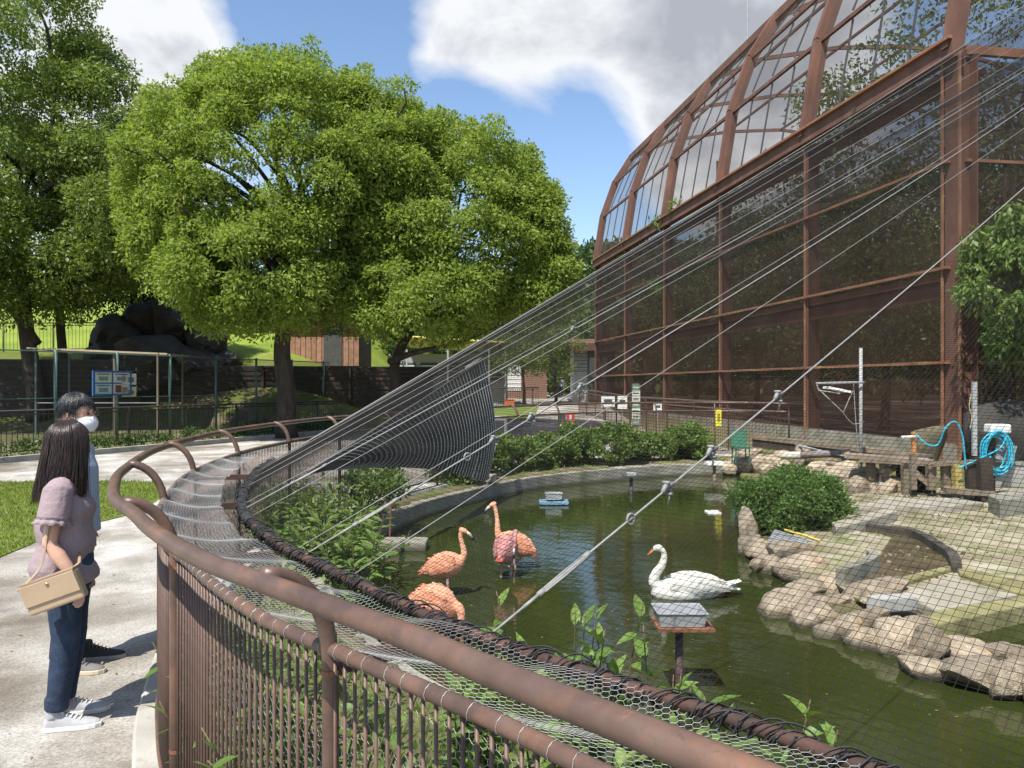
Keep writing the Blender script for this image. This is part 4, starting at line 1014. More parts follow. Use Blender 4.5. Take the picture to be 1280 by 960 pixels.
# brown gate pier house on the far path
q = P(708, 480, 50)
pl = P(672, 480, 58); pl.z = ground_z(pl.x, pl.y)
tw = thing('brick_lodge', pl, 'brown lodge wall with white shutter beside the far path', 'building')
MB().box((pl.x - .9, pl.y + 1, pl.z + 1.7), (3.2, 2, 3.4)).build('wall', plain('lodge_brown', (.22, .12, .08)), tw)
MB().box((pl.x - 1.9, pl.y - .02, pl.z + 1.6), (1.3, .06, 2.0)).build('shutter', M['white'], tw)
for i in range(6): MB().box((pl.x - 1.9, pl.y - .06, pl.z + .8 + i * .32), (1.28, .03, .03)).build('slat', M['grey'], tw)
MB().box((pl.x - .9, pl.y + 1, pl.z + 3.5), (3.6, 2.6, .2)).build('roof', M['dgrey'], tw)
fence_line('iron_fence', 'dark railing along the far path in front of the lodge', (-1.9, 44, ground_z(0, 44)), (1.6, 46, ground_z(0, 46)), 1.15, .1, .16, 'fence_black', 1.8)
# fence on the embankment below the meadow
fa = P(-60, 440, 35); fb = P(140, 440, 37.5); fa.z = ground_z(fa.x, fa.y); fb.z = ground_z(fb.x, fb.y)
fence_line('iron_fence', 'black picket fence on the bank below the bright meadow', fa, fb, 1.35, .1, .15, 'fence_black', 2.0)
# black rock mound
mc = P(190, 480, 32.5); gz = ground_z(mc.x, mc.y)
mound = thing('rock_mound', (mc.x, mc.y, gz), 'mound of big black rocks in deep shade below the dark tree', 'rocks')
def rock_mesh(name, seed, rx, ry, rz, sub=3, rough=.28, cut=True):
    bm = bmesh.new(); bmesh.ops.create_icosphere(bm, subdivisions=sub, radius=1); r_ = random.Random(seed)
    planes = [(Vector((r_.gauss(0, 1), r_.gauss(0, 1), r_.gauss(0, 1))).normalized(), r_.uniform(.56, .86)) for _ in range(14)]
    for v in bm.verts:
        n_ = v.co.normalized(); q = 1 + rough * mnoise.noise(n_ * 1.3 + Vector((seed, 0, 0))) + rough * .35 * mnoise.noise(n_ * 4 + Vector((0, seed, 0)))
        p_ = n_ * q
        if cut:
            for pn, pd in planes:
                e_ = p_.dot(pn) - pd
                if e_ > 0: p_ -= pn * e_ * .94
        v.co = Vector((p_.x * rx, p_.y * ry, p_.z * rz))
    me = bpy.data.meshes.new(name); bm.to_mesh(me); bm.free(); me.polygons.foreach_set('use_smooth', [True] * len(me.polygons))
    try: me.set_sharp_from_angle(angle=math.radians(38))
    except Exception: pass
    return me
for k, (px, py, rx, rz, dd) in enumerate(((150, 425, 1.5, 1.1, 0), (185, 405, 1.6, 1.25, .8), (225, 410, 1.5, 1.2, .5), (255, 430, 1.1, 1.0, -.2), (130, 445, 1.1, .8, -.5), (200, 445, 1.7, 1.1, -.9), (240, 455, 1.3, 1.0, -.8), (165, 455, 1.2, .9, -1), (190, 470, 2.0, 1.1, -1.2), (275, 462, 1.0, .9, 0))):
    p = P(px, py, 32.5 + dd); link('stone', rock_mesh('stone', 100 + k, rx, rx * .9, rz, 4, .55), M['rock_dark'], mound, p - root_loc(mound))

# ------------------------------------------------------------------ far side of the pond: second railing, signs and small things
r2 = thing('railing', (5.4, 18.9, 0), 'brown steel railing running away along the aviary wall', 'railing')
c2 = Curve(catmull([Vector((x, y, 0)) for x, y in ((6.5, 18.3), (6.0, 19.0), (5.5, 20.4), (4.6, 26), (3.9, 33), (3.3, 40))], .4))
MB().tube([p + Vector((0, 0, 1.28 + ground_z(p.x, p.y))) for p in c2.offset(0, .4)], .03, 8).build('handrail', M['rail'], r2, smooth=True)
MB().tube([p + Vector((0, 0, 1.08 + ground_z(p.x, p.y))) for p in c2.offset(.18, .4)], .024, 8).build('lower_rail', M['rail'], r2, smooth=True)
t = 0
A = []; B = []
while t < c2.len:
    p = c2.at(t) + c2.inn(t) * .18; g = ground_z(p.x, p.y)
    pts = [Vector((p.x, p.y, g)), Vector((p.x, p.y, g + 1.05))] + [Vector((p.x, p.y, g + 1.05)) - c2.inn(t) * .18 * (1 - math.cos(a)) + Vector((0, 0, .23 * math.sin(a))) for a in np.linspace(0, math.pi / 2, 6)[1:]]
    MB().tube(pts, .024, 8).build('post', M['rail'], r2, smooth=True); t += 2.2
t = 0
while t < c2.len:
    p = c2.at(t) + c2.inn(t) * .18; g = ground_z(p.x, p.y); A.append((p.x, p.y, g + .1)); B.append((p.x, p.y, g + 1.08)); t += .11
wires('bars', A, B, .007, M['bar'], r2)
# animal sign totem
tp = P(795, 480, 21); tp.z = 0
tot = thing('totem_sign', tp, 'tall narrow signpost of stacked green and white panels by the aviary', 'sign')
MB().box((tp.x, tp.y + .03, .88), (.17, .05, 1.76)).build('pole', M['wood'], tot)
for i, c in enumerate(((.10, .16, .10), (.45, .46, .38), (.5, .48, .42), (.12, .2, .12), (.5, .5, .44), (.4, .4, .33), (.14, .2, .13))):
    pn = MB().box((tp.x, tp.y - .012, 1.66 - i * .16), (.22, .03, .145)).build('panel', plain('totem_%d' % i, c), tot)
    MB().box((tp.x - .01, tp.y - .03, 1.66 - i * .16), (.15, .006, .03)).build('lettering', plain('totem_ink', (.06, .07, .05) if c[0] > .3 else (.5, .5, .45)), pn)
rs2 = P(713, 480, 19.5); rs2.z = 0
red = thing('red_sign', rs2, 'red upright sign with white figure behind the far railing', 'sign')
MB().box((rs2.x, rs2.y, .72), (.2, .04, .62)).build('panel', plain('sign_red', (.55, .035, .03)), red)
MB().box((rs2.x, rs2.y - .024, .78), (.05, .008, .22)).tube([(rs2.x, rs2.y - .022, .93), (rs2.x, rs2.y - .03, .93)], .035, 10).build('figure', M['white'], red)
MB().box((rs2.x - .2, rs2.y + .04, .5), (.16, .08, 1.0)).build('post', M['dgrey'], red)
yl = P(898, 480, 17.9); ys_ = thing('yellow_sign', (yl.x, yl.y, 0), 'yellow slip of sign hanging on the far railing end', 'sign')
MB().box((yl.x, yl.y, .96), (.13, .03, .38)).build('panel', plain('sign_yellow', (.68, .6, .03)), ys_); MB().box((yl.x, yl.y - .02, .98), (.06, .006, .18)).build('symbol', plain('yl_ink', (.25, .2, .03)), ys_)
for k, (px, py, d, w_, h_, c, lab) in enumerate(((760, 502, 24, .42, .34, (.6, .6, .56), 'white notice plate low on the aviary wall left of the totem'), (778, 503, 24, .3, .4, (.6, .6, .52), 'second white notice plate beside the totem'), (822, 509, 22, .24, .22, (.62, .62, .58), 'square white notice plate right of the totem'))):
    p = P(px, py, d); o = thing('notice_plate', (p.x, p.y, p.z), lab, 'sign', 'white notice plates by the aviary')
    MB().box(p, (w_, .02, h_)).build('plate', plain('plate_%d' % k, c), o); MB().box(p + Vector((0, -.014, .02)), (w_ * .6, .006, h_ * .3)).build('print', M['dgrey'], o)
    MB().box((p.x, p.y + .03, p.z / 2), (.04, .03, p.z)).build('stake', M['wood'], o)
gx = P(622, 480, 17.4); gbx = thing('grey_box', (gx.x, gx.y, 0), 'grey utility box on the path behind the far railing', 'box')
bevel(MB().box((gx.x, gx.y, .68), (.44, .3, .7)).build('case', M['grey'], gbx), .02); MB().box((gx.x, gx.y - .155, .78), (.3, .012, .3)).build('door', M['dgrey'], gbx); MB().box((gx.x, gx.y, .17), (.3, .2, .34)).build('stand', M['dgrey'], gbx)
rc = P(637, 503, 45); rcz = ground_z(rc.x, rc.y); rco = thing('planter', (rc.x, rc.y, rcz), 'small orange planter box on the far path', 'planter')
MB().box((rc.x, rc.y, rcz + .22), (.55, .4, .44)).build('box', plain('orange_box', (.5, .12, .05)), rco); MB().box((rc.x, rc.y, rcz + .46), (.6, .45, .05)).build('rim', plain('orange_rim', (.42, .1, .05)), rco)
pk = P(862, 548, 18.2); pko = thing('pink_cloth', (pk.x, pk.y, pk.z), 'faded pink cloth sheet lying by the hedge', 'cloth')
mb = MB(); ring = []
for i in range(15):
    for j in range(5): ring.append((pk.x - .45 + i * .066, pk.y + .25 - .1 * j, .53 - .03 * j + .02 * math.sin(i * 1.3 + j)))
mb.add(ring, [(i * 5 + j, i * 5 + j + 1, (i + 1) * 5 + j + 1, (i + 1) * 5 + j) for i in range(14) for j in range(4)]).build('sheet', plain('pink', (.5, .2, .19)), pko, smooth=True)
MB().box((pk.x, pk.y + .1, .24), (.9, .3, .46)).build('crate', M['wood_dark'], pko)
gn = P(926, 545, 16.6); gno = thing('garden_chair', (gn.x, gn.y, 0), 'green plastic chair at the end of the far railing', 'chair'); gpm = plain('green_plastic', (.035, .13, .075))
MB().box((gn.x, gn.y, .38), (.34, .34, .04)).build('seat', gpm, gno); MB().box((gn.x, gn.y + .17, .58), (.34, .03, .36), Matrix.Rotation(-.15, 3, 'X')).build('backrest', gpm, gno)
for x in (-.15, .15):
    for y in (-.14, .14): MB().tube([(gn.x + x, gn.y + y, 0), (gn.x + x * .95, gn.y + y * .95, .37)], .015, 6).build('leg', gpm, gno)
# ------------------------------------------------------------------ island rocks, basins and things round the pond
isl = thing('rock_border', (2.6, 6.5, -.3), 'border of tan boulders along the near shore of the island', 'rocks')
RX = [rock_mesh('boulder_%d' % k, 200 + k, 1, 1, 1) for k in range(10)]
def put_rock(parent, px, py, wpx, hpx, d, k, rz=None, dep=.8, zoff=0):
    """px,py = centre in the photo, size in photo pixels at distance d"""
    p = P(px, py, d); w = wpx * d / FPX / 2 * 1.36; h = hpx * d / FPX / 2 * 1.5
    o = link('stone', RX[k % 10], M['rock'], parent, p + Vector((0, 0, zoff)) - root_loc(parent)); o.scale = (w, max(w * dep, .12), max(h, .07)); o.rotation_euler = (rnd.uniform(-.12, .12), rnd.uniform(-.12, .12), rz if rz is not None else rnd.uniform(-.35, .35)); return o
near_rocks = [(982, 768, 70, 44, 6.75), (1022, 775, 56, 38, 6.5), (1042, 758, 44, 30, 6.9), (1082, 806, 40, 36, 5.85), (1035, 795, 28, 24, 6.1), (1062, 788, 36, 40, 6.1), (1122, 798, 62, 50, 5.75), (1160, 808, 42, 36, 5.55),
              (1160, 838, 66, 26, 5.25), (1224, 838, 76, 36, 5.1), (1262, 855, 46, 40, 4.9), (1285, 830, 44, 34, 5.2), (1095, 742, 70, 36, 7.1), (1072, 752, 40, 34, 6.9), (1115, 755, 50, 28, 6.9), (1005, 712, 62, 40, 7.9), (962, 706, 36, 24, 8.2), (950, 690, 34, 22, 8.8),
              (985, 690, 50, 24, 8.5), (1012, 735, 46, 22, 7.3), (1045, 735, 60, 26, 7.4), (935, 665, 20, 46, 9.6), (938, 682, 26, 26, 9.0), (948, 706, 18, 16, 8.2), (1190, 815, 30, 20, 5.6), (1255, 812, 34, 16, 5.5), (1300, 870, 40, 40, 4.75), (1205, 812, 60, 18, 5.6),
              (1050, 725, 48, 20, 7.7), (928, 648, 14, 24, 10.4), (1340, 860, 70, 50, 4.8), (1008, 782, 30, 26, 6.35), (1090, 775, 40, 30, 6.2), (1145, 785, 40, 30, 6.0)]
for k, (x, y, w, h, d) in enumerate(near_rocks): put_rock(isl, x, y, w, h, d, k)
sh_ = Curve(catmull([Vector((x, y, 0)) for x, y in [(3.65,11.4),(3.1,9.8),(2.9,8.6),(2.85,7.3),(2.5,6.8),(2.5,6.3),(2.75,5.9),(3.0,5.5),(3.3,5.25),(3.6,5.05),(4.4,4.8)]], .1)); t = 0; k = 0
while t < sh_.len:
    p = sh_.at(t) + Vector((rnd.uniform(-.12, .05), rnd.uniform(-.08, .08), -.24)); r_ = rnd.choice((.05, .07, .09, .11)); o = link('stone', RX[k % 10], M['rock'], isl, p - root_loc(isl)); o.scale = (r_ * 1.2, r_, r_ * .8); o.rotation_euler = (rnd.uniform(-.3, .3), rnd.uniform(-.3, .3), rnd.uniform(0, 6)); t += r_ * rnd.uniform(1.5, 2.6); k += 1
# low rock wall at the back
bw = thing('rock_wall', (6.2, 13.6, -.2), 'low wall of piled rocks behind the island shrub', 'rocks')
for k, (x, y, w, h, d) in enumerate([(1022, 590, 30, 22, 15), (1045, 595, 26, 22, 14.6), (1066, 598, 30, 24, 14.2), (1090, 606, 26, 26, 13.6), (1108, 612, 24, 24, 13.3), (1072, 612, 26, 28, 13.5), (1052, 612, 20, 24, 13.8), (1036, 608, 20, 20, 14.2), (1120, 610, 18, 22, 13.3), (1010, 596, 18, 16, 15.2), (1085, 592, 30, 16, 14), (1058, 585, 26, 14, 14.8), (1035, 580, 26, 12, 15.4), (1102, 600, 18, 12, 13.7)]): put_rock(bw, x, y, w, h, d, k + 3)
fr_ = thing('rock_wall', (5.0, 16.9, -.2), 'pale piled rocks at the far right corner of the pond', 'rocks')
for k, (x, y, w, h, d) in enumerate([(912, 586, 16, 14, 16.8), (918, 578, 14, 12, 17.2), (930, 582, 20, 16, 16.9), (934, 570, 18, 14, 17.3), (948, 580, 16, 22, 16.8), (962, 576, 22, 16, 17), (975, 585, 22, 16, 16.4), (958, 588, 18, 14, 16.4), (990, 590, 20, 16, 16), (996, 578, 18, 16, 16.5), (1004, 568, 18, 18, 16.8), (945, 566, 14, 12, 17.4), (922, 570, 12, 10, 17.5), (978, 570, 16, 12, 17)]): put_rock(fr_, x, y, w, h, d, k + 1)
# basin edges and slabs on the land
def slab(name, label, pxs, z, thick, mat, cat='slab', wave=0):
    pts = [(G(x, y, z).x, G(x, y, z).y) for x, y in pxs]; o = MB().prism(pts, z - thick, z).build(name, mat); bevel(o, .015); return tag(o, label, cat)
pale = surf('pale_slab', [(.3, (.26, .235, .18)), (.55, (.36, .325, .26)), (.75, (.44, .40, .33))], 5, .9, .5, 25, .01, patch=[(2.5, .5, .7, (.22, .20, .12)), (14, .6, .72, (.18, .16, .11))]); moss = surf('mossy_slab', [(.3, (.14, .12, .05)), (.6, (.25, .23, .10)), (.8, (.34, .31, .2))], 4, .9, .5, 25, .02)
slab('concrete_slab', 'flat pale concrete slab in the mossy basin', [(1128, 741), (1185, 720), (1272, 742), (1190, 759), (1168, 761)], -.09, .1, pale)
slab('concrete_edge', 'long concrete ledge edging the small pool', [(1150, 775), (1172, 762), (1290, 743), (1300, 752), (1155, 783)], -.1, .3, moss)
slab('concrete_edge', 'mossy concrete ledge between the basin and the pale slab', [(1100, 727), (1185, 706), (1192, 709), (1110, 733)], -.08, .2, moss)
slab('concrete_edge', 'tan concrete ledge right of the pale slab', [(1194, 706), (1290, 728), (1290, 740), (1265, 738), (1200, 716)], -.08, .2, moss)
q = P(1115, 772, 6.35); o = MB().box((q.x, q.y, -.06), (.42, .13, .12), Matrix.Rotation(.35, 3, 'Z') @ Matrix.Rotation(.06, 3, 'Y')).build('stone_block', plain('cut_stone', (.36, .35, .32), .9)); bevel(o, .012); tag(o, 'grey cut stone block lying among the boulders', 'block')
mudm = surf('basin_mud', [(.3, (.17, .14, .085)), (.5, (.30, .26, .17)), (.7, (.42, .38, .28))], 2.2, .85, .5, 25, .03, patch=[(3, .5, .66, (.15, .17, .05)), (8, .58, .7, (.42, .39, .30))])
o = MB().poly([(3.0, 6.55, -.125), (4.6, 6.75, -.125), (9, 6.6, -.125), (9.4, 14.4, -.125), (6.2, 13.4, -.125), (4.8, 12.2, -.125), (3.7, 10.2, -.125), (3.1, 8.2, -.125)]).build('mud_basin', mudm); tag(o, kind='structure')
wetm = surf('wet_mud', [(.3, (.07, .055, .03)), (.7, (.15, .12, .07))], 3, .25, .3, 20, .01)
o = MB().poly([Vector((G(x, y, -.118).x, G(x, y, -.118).y, -.118)) for x, y in [(1056, 722), (1100, 695), (1115, 672), (1080, 658), (1150, 668), (1185, 690), (1190, 705), (1110, 727), (1080, 738)]]).build('wet_channel', wetm); tag(o, kind='structure')
def edge_wall(name, label, pxs, z0, z1, w, mat):
    c = Curve(catmull([Vector((G(x, y, z1).x, G(x, y, z1).y, z1)) for x, y in pxs], .12)); rings = []
    for i in range(int(c.len / .1) + 1):
        t = i * .1; p = c.at(t); nn = c.inn(t); j = .02 * mnoise.noise(Vector((t * 3, 1, 0)))
        rings.append([p + nn * (-w / 2 + j) + Vector((0, 0, z0 - z1)), p + nn * (-w / 2 + j) + Vector((0, 0, j)), p + nn * (w / 2 + j) + Vector((0, 0, j)), p + nn * (w / 2 + j) + Vector((0, 0, z0 - z1))])
    o = MB().loft(rings).build(name, mat); return tag(o, label, 'edging')
bs = surf('black_edge', [(.3, (.03, .026, .02)), (.7, (.09, .08, .06))], 6, .8, .5)
edge_wall('basin_edging', 'dark curving edge between the dry basin and the wet channel', [(1069, 650), (1085, 655), (1120, 658), (1150, 665), (1175, 680), (1190, 690), (1196, 706)], -.2, -.03, .1, bs)
edge_wall('basin_edging', 'short grey curved edge beside the wet channel', [(1050, 711), (1075, 703), (1092, 694), (1088, 686)], -.2, .02, .09, M['curb'])
slab('tan_bank', 'raised tan earth bank beside the island shrub', [(1005, 688), (1040, 668), (1065, 660), (1085, 668), (1090, 688), (1075, 702), (1040, 716), (1000, 712)], -.08, .3, mudm, 'bank')
slab('stone_ledge', 'thin stone ledge across the head of the basin', [(1040, 652), (1090, 640), (1118, 633), (1122, 638), (1092, 648), (1045, 660)], .02, .2, pale)
slab('stone_ledge', 'long flat stone ledge in front of the wooden stand', [(1060, 634), (1110, 622), (1195, 622), (1230, 628), (1190, 632), (1100, 634)], -.02, .2, pale)
slab('stone_ledge', 'grey stone ledge under the hose reel', [(1235, 618), (1300, 607), (1300, 618), (1250, 626)], .12, .35, M['curb'])
# loose pebbles and moss on the basin floor
peb = [rock_mesh('pebble_%d' % k_, 250 + k_, 1, 1, .7, 1) for k_ in range(3)]; rp_ = np.random.default_rng(31); Vp = []; Fp = []; off = 0
for k_ in range(900):
    y = rp_.uniform(6.4, 14); x = rp_.uniform(3.0, 8.8)
    if sdist(np.array([x]), np.array([y]), pond)[0] < .1 or sdist(np.array([x]), np.array([y]), subpool)[0] < .15 or mnoise.noise(Vector((x * 1.1, y * 1.1, 9))) < rp_.uniform(-.5, .45): continue
    me_ = peb[k_ % 3]; r_ = rp_.choice((.012, .018, .026, .04)); a_ = rp_.uniform(0, 6.3)
    vv_ = np.array([tuple(v.co) for v in me_.vertices]) * r_; ca, sa = math.cos(a_), math.sin(a_); vv_ = np.stack([vv_[:, 0] * ca - vv_[:, 1] * sa, vv_[:, 0] * sa + vv_[:, 1] * ca, vv_[:, 2]], -1) + np.array([x, y, -.12]); Vp.append(vv_); Fp.append(np.array([list(p_.vertices) for p_ in me_.polygons]) + off); off += len(vv_)
tag(link('pebbles', np_mesh('pebbles', np.concatenate(Vp), 3, np.concatenate(Fp)), M['rock']), 'loose pebbles and debris scattered over the dry basin', 'pebbles', kind='stuff')
n = 9000; bx = rp_.uniform(2.9, 9, n); by = rp_.uniform(6.4, 14.2, n); nn_ = np.array([mnoise.noise(Vector((x * .9, y * 1.6, 3))) for x, y in zip(bx, by)]); kk = (nn_ > rp_.uniform(.0, .5, n)) & (sdist(bx, by, pond) > .15) & (sdist(bx, by, subpool) > .1); bx, by = bx[kk], by[kk]
V, Fq = leaf_quads(np.stack([bx, by, np.full(len(bx), -.125)], -1), np.stack([rp_.normal(0, 1, len(bx)), rp_.normal(0, 1, len(bx)), np.full(len(bx), .7)], -1), .05, .02, rp_); tag(link('moss_tufts', np_mesh('moss_tufts', V, 4, Fq), leafmat('dry_moss', (.12, .11, .04), (.18, .17, .06), (.26, .24, .11), .2)), 'patches of dry moss and short weeds on the basin floor', 'moss', kind='stuff')
# round shrub on the island
def bush(name, label, c, rx, ry, rz, n, rr, mat, per, leaf, lw_, seed, group=None, stems=5):
    rng = np.random.default_rng(seed); c = Vector(c); root = thing(name, (c.x, c.y, c.z - rz), label, 'shrub', group)
    bl2 = crown_blobs([(c.x, c.y, c.z - rz * .1, rx * .9, ry * .9, rz * .9)] + [(c.x + rng.uniform(-.6, .6) * rx, c.y + rng.uniform(-.5, .5) * ry, c.z + rng.uniform(-.2, .45) * rz, rx * rng.uniform(.3, .5), ry * .45, rz * rng.uniform(.4, .6)) for _ in range(4)], n, (rr[0] * .6, rr[1] * 1.15), rng, .45)
    mb = MB()
    for k in range(stems):
        b_ = bl2[k % len(bl2)]; limb(mb, (c.x + rng.normal(0, .06), c.y + rng.normal(0, .06), c.z - rz), b_[:3], .014, .004, rng, 4)
    mb.build('stems', M['stem'], root, smooth=True)
    V, Fq = clump_leaves(bl2, per, leaf, lw_, rng, -.15, .85, .3); link('foliage', np_mesh('foliage', V - np.array(root.location), 4, Fq), M[mat], root); return root
cs = P(990, 636, 10.2); bush('island_shrub', 'rounded fresh green shrub on the rocky island', (cs.x, cs.y, .20), .72, .6, .42, 85, (.13, .22), 'leaf_shrub', 15000, .055, .02, 5)
# steel grating and yellow strip under the shrub
gp = P(996, 682, 9.0); gr = thing('steel_grating', (gp.x, gp.y, 0), 'tilted steel grating with yellow edge under the island shrub', 'grating'); Rg = Matrix.Rotation(-.5, 3, 'Z') @ Matrix.Rotation(.22, 3, 'Y') @ Matrix.Rotation(.25, 3, 'X')
for i in range(9): MB().box(gp + Rg @ Vector((0, -.2 + i * .05, 0)), (.62, .018, .03), Rg).build('slat', M['grey'], gr)
for x in (-.28, 0, .28): MB().box(gp + Rg @ Vector((x, 0, -.02)), (.02, .44, .016), Rg).build('crossbar', M['grey'], gr)
MB().tube([gp + Rg @ Vector((-.2, .24, .03)), gp + Rg @ Vector((.05, .26, .03)), gp + Rg @ Vector((.3, .22, .03))], .016, 6).build('yellow_edge', plain('strip_yellow', (.55, .4, .05)), gr)
# feeding tray on a post, in the pond
fp_ = G(849, 866, -.25)
ft = thing('feeding_tray', (fp_.x, fp_.y, -.25), 'grey metal feeding tray on a rusty post in the near pond', 'feeding tray'); zt = .205
MB().tube([(fp_.x, fp_.y, -.7), (fp_.x, fp_.y, zt - .02)], .026, 10).build('post', plain('post_rust', (.06, .035, .03), .7, .3, 12), ft, smooth=True)
MB().box((fp_.x + .02, fp_.y, zt - .012), (.36, .26, .02)).build('shelf', M['rust'], ft)
def tray(root, cx, cy, z, w, d_, h, mat):
    mb = MB(); a = .9
    o = [(sx * w / 2, sy * d_ / 2) for sx, sy in ((-1, -1), (1, -1), (1, 1), (-1, 1))]
    rings = [[Vector((cx + x * a, cy + y * a, z)) for x, y in o], [Vector((cx + x, cy + y, z + h)) for x, y in o], [Vector((cx + x * 1.05, cy + y * 1.07, z + h)) for x, y in o], [Vector((cx + x * 1.05, cy + y * 1.07, z + h + .008)) for x, y in o], [Vector((cx + x * .97, cy + y * .96, z + h + .006)) for x, y in o], [Vector((cx + x * .87, cy + y * .87, z + .012)) for x, y in o]]
    return bevel(mb.loft(rings).build('tray', mat, root), .006)
tray(ft, fp_.x, fp_.y, zt, .31, .23, .085, plain('tray_metal', (.40, .41, .42), .4, .1, metallic=.3))
# floating feeder (blue) and low stands
bf = G(692, 630, -.25); bfo = thing('floating_feeder', (bf.x, bf.y, -.25), 'blue floating board with grey box on the pond', 'feeder')
MB().box((bf.x, bf.y, -.215), (.48, .34, .04)).build('board', plain('float_blue', (.14, .26, .36)), bfo); tray(bfo, bf.x, bf.y, -.17, .28, .2, .1, M['grey']); MB().tube([(bf.x, bf.y, -.6), (bf.x, bf.y, -.18)], .02, 6).build('pole', plain('bamboo', (.5, .45, .2)), bfo)
for px, py, lab in ((789, 607, 'low dark iron stand in the far pond water'),):
    q = G(px, py + 10, -.25); o = thing('pond_stand', (q.x, q.y, -.25), lab, 'stand')
    MB().tube([(q.x, q.y, -.6), (q.x, q.y, .05)], .03, 8).build('post', M['dgrey'], o, smooth=True); MB().box((q.x, q.y, .07), (.3, .24, .03)).build('plate', M['dgrey'], o); MB().box((q.x, q.y, .11), (.16, .14, .05)).build('cup', M['grey'], o)
q = G(893, 600, -.25); o = thing('pond_stand', (q.x, q.y, -.25), 'post with white plate at the far right edge of the pond', 'stand'); MB().tube([(q.x, q.y, -.6), (q.x, q.y, .08)], .035, 8).build('post', M['wood'], o, smooth=True); MB().box((q.x, q.y, .1), (.36, .28, .06)).build('plate', M['white'], o)
q = G(501, 688, -.25); o = thing('concrete_plank', (q.x, q.y, -.25), 'concrete plank lying in the water by the left pool wall', 'plank'); bevel(MB().box((q.x, q.y + .1, -.2), (.62, .3, .13)).build('plank', M['curb'], o), .02); MB().tube([(q.x - .17, q.y + .22, -.2), (q.x - .15, q.y + .22, .32)], .012, 6).build('rod', M['rust'], o)
q = G(893, 642, -.25); o = thing('floating_board', (q.x, q.y, -.25), 'small white board floating right of the pond centre', 'board')
for i in range(3): MB().box((q.x, q.y + i * .09, -.243), (.2, .05, .03)).build('slat', M['white'], o)
q = Vector((-.39, 13.45, 0)); o = thing('stone_block', (q.x, q.y, 0), 'small tan block on the pool wall beside the net curtain', 'block'); bevel(MB().box((q.x, q.y, .1), (.24, .18, .14)).build('block', pale, o), .02)
# hose on a reel, and the tap post
hp = P(1243, 480, 12.6); hz = lambda y: H + (480 - y) / FPX * 12.6
hr = thing('hose_reel', (hp.x, hp.y, 0), 'turquoise hose coiled round a white reel on a dark post', 'hose reel'); cyan = plain('hose_turquoise', (.03, .40, .55), .35, .1)
MB().box((hp.x - .05, hp.y + .1, .42), (.16, .16, 1.0)).build('post', M['wood_dark'], hr)
bevel(MB().box((hp.x + .08, hp.y + .05, hz(536)), (.34, .22, .15)).build('reel_head', M['white'], hr), .03)
MB().box((hp.x + .2, hp.y + .06, hz(565)), (.34, .03, .3), Matrix.Rotation(.3, 3, 'Y')).build('board', M['grey'], hr)
for k in range(7):
    r_ = .26 + .035 * math.sin(k * 2.1); cx = hp.x - .02 + .03 * math.cos(k * 1.7); cz = hz(566) + .03 * math.sin(k * 1.3); ring = [Vector((cx + r_ * .82 * math.cos(a) * (1 + .05 * math.sin(3 * a + k)), hp.y - .03 - .022 * k + .02 * math.sin(a * 2 + k), cz + r_ * 1.45 * math.sin(a) * (.85 + .1 * math.cos(a + k)))) for a in np.linspace(0, 2 * math.pi, 29)]
    MB().tube(ring, .013, 7, caps=False).build('hose_coil', cyan, hr, smooth=True)
MB().tube(catmull([P(1145, 543, 12.6), P(1158, 555, 12.5), P(1172, 556, 12.5), P(1182, 535, 12.4), P(1194, 527, 12.4), P(1203, 545, 12.4), P(1208, 585, 12.4), P(1218, 601, 12.4), P(1232, 598, 12.4), P(1238, 570, 12.5)], .05), .014, 7).build('hose', cyan, hr, smooth=True)
MB().tube(catmull([P(1198, 585, 12.3), P(1225, 573, 12.3), P(1250, 560, 12.4), P(1258, 545, 12.4)], .06), .013, 7).build('hose', cyan, hr, smooth=True)
tpst = P(1142, 550, 12.7); o = thing('tap_post', (tpst.x, tpst.y, 0), 'short orange tap post with white tap left of the hose', 'tap'); MB().box((tpst.x, tpst.y, .78), (.06, .06, .36)).build('post', plain('tap_wood', (.48, .22, .08)), o); MB().tube([(tpst.x - .22, tpst.y - .04, .87), (tpst.x, tpst.y - .04, .88)], .025, 8).build('tap', M['white'], o, smooth=True); MB().box((tpst.x, tpst.y + .02, .3), (.09, .09, .6)).build('lower_post', M['wood'], o)
# wooden stand / trough along the back
ws = P(1100, 600, 13.5); wsd = thing('wooden_stand', (ws.x, ws.y, 0), 'weathered timber stand with diagonal braces behind the basin', 'stand')
def px_beam(x0, y0, x1, y1, d0, d1, w, h, nm, mat, root): MB().beam(P(x0, y0, d0), P(x1, y1, d1), w, h).build(nm, mat, root)
px_beam(1060, 569, 1165, 578, 13.8, 13.0, .5, .06, 'deck', M['wood'], wsd); px_beam(1075, 574, 1168, 580, 13.4, 12.8, .06, .09, 'edge_beam', M['wood'], wsd)
for x, y0, y1, d in ((1132, 578, 618, 13), (1163, 580, 612, 12.8), (1088, 575, 600, 13.5), (1105, 578, 612, 13.3), (1182, 580, 612, 12.7)): px_beam(x, y0, x + 1, y1, d, d, .12, .12, 'leg', M['wood'], wsd)
px_beam(1133, 582, 1166, 608, 13, 12.8, .06, .1, 'brace', M['wood'], wsd); px_beam(1122, 582, 1102, 594, 13.2, 13.2, .06, .1, 'brace', M['wood_dark'], wsd); px_beam(1166, 581, 1225, 576, 12.8, 12.4, .3, .05, 'shelf', M['wood'], wsd)
px_beam(1195, 580, 1197, 618, 12.5, 12.5, .13, .1, 'leg', plain('yellow_board', (.42, .33, .1)), wsd); px_beam(1212, 578, 1214, 618, 12.4, 12.4, .12, .12, 'leg', M['wood_dark'], wsd); px_beam(1180, 612, 1240, 616, 12.5, 12.3, .34, .08, 'foot_board', M['wood'], wsd)
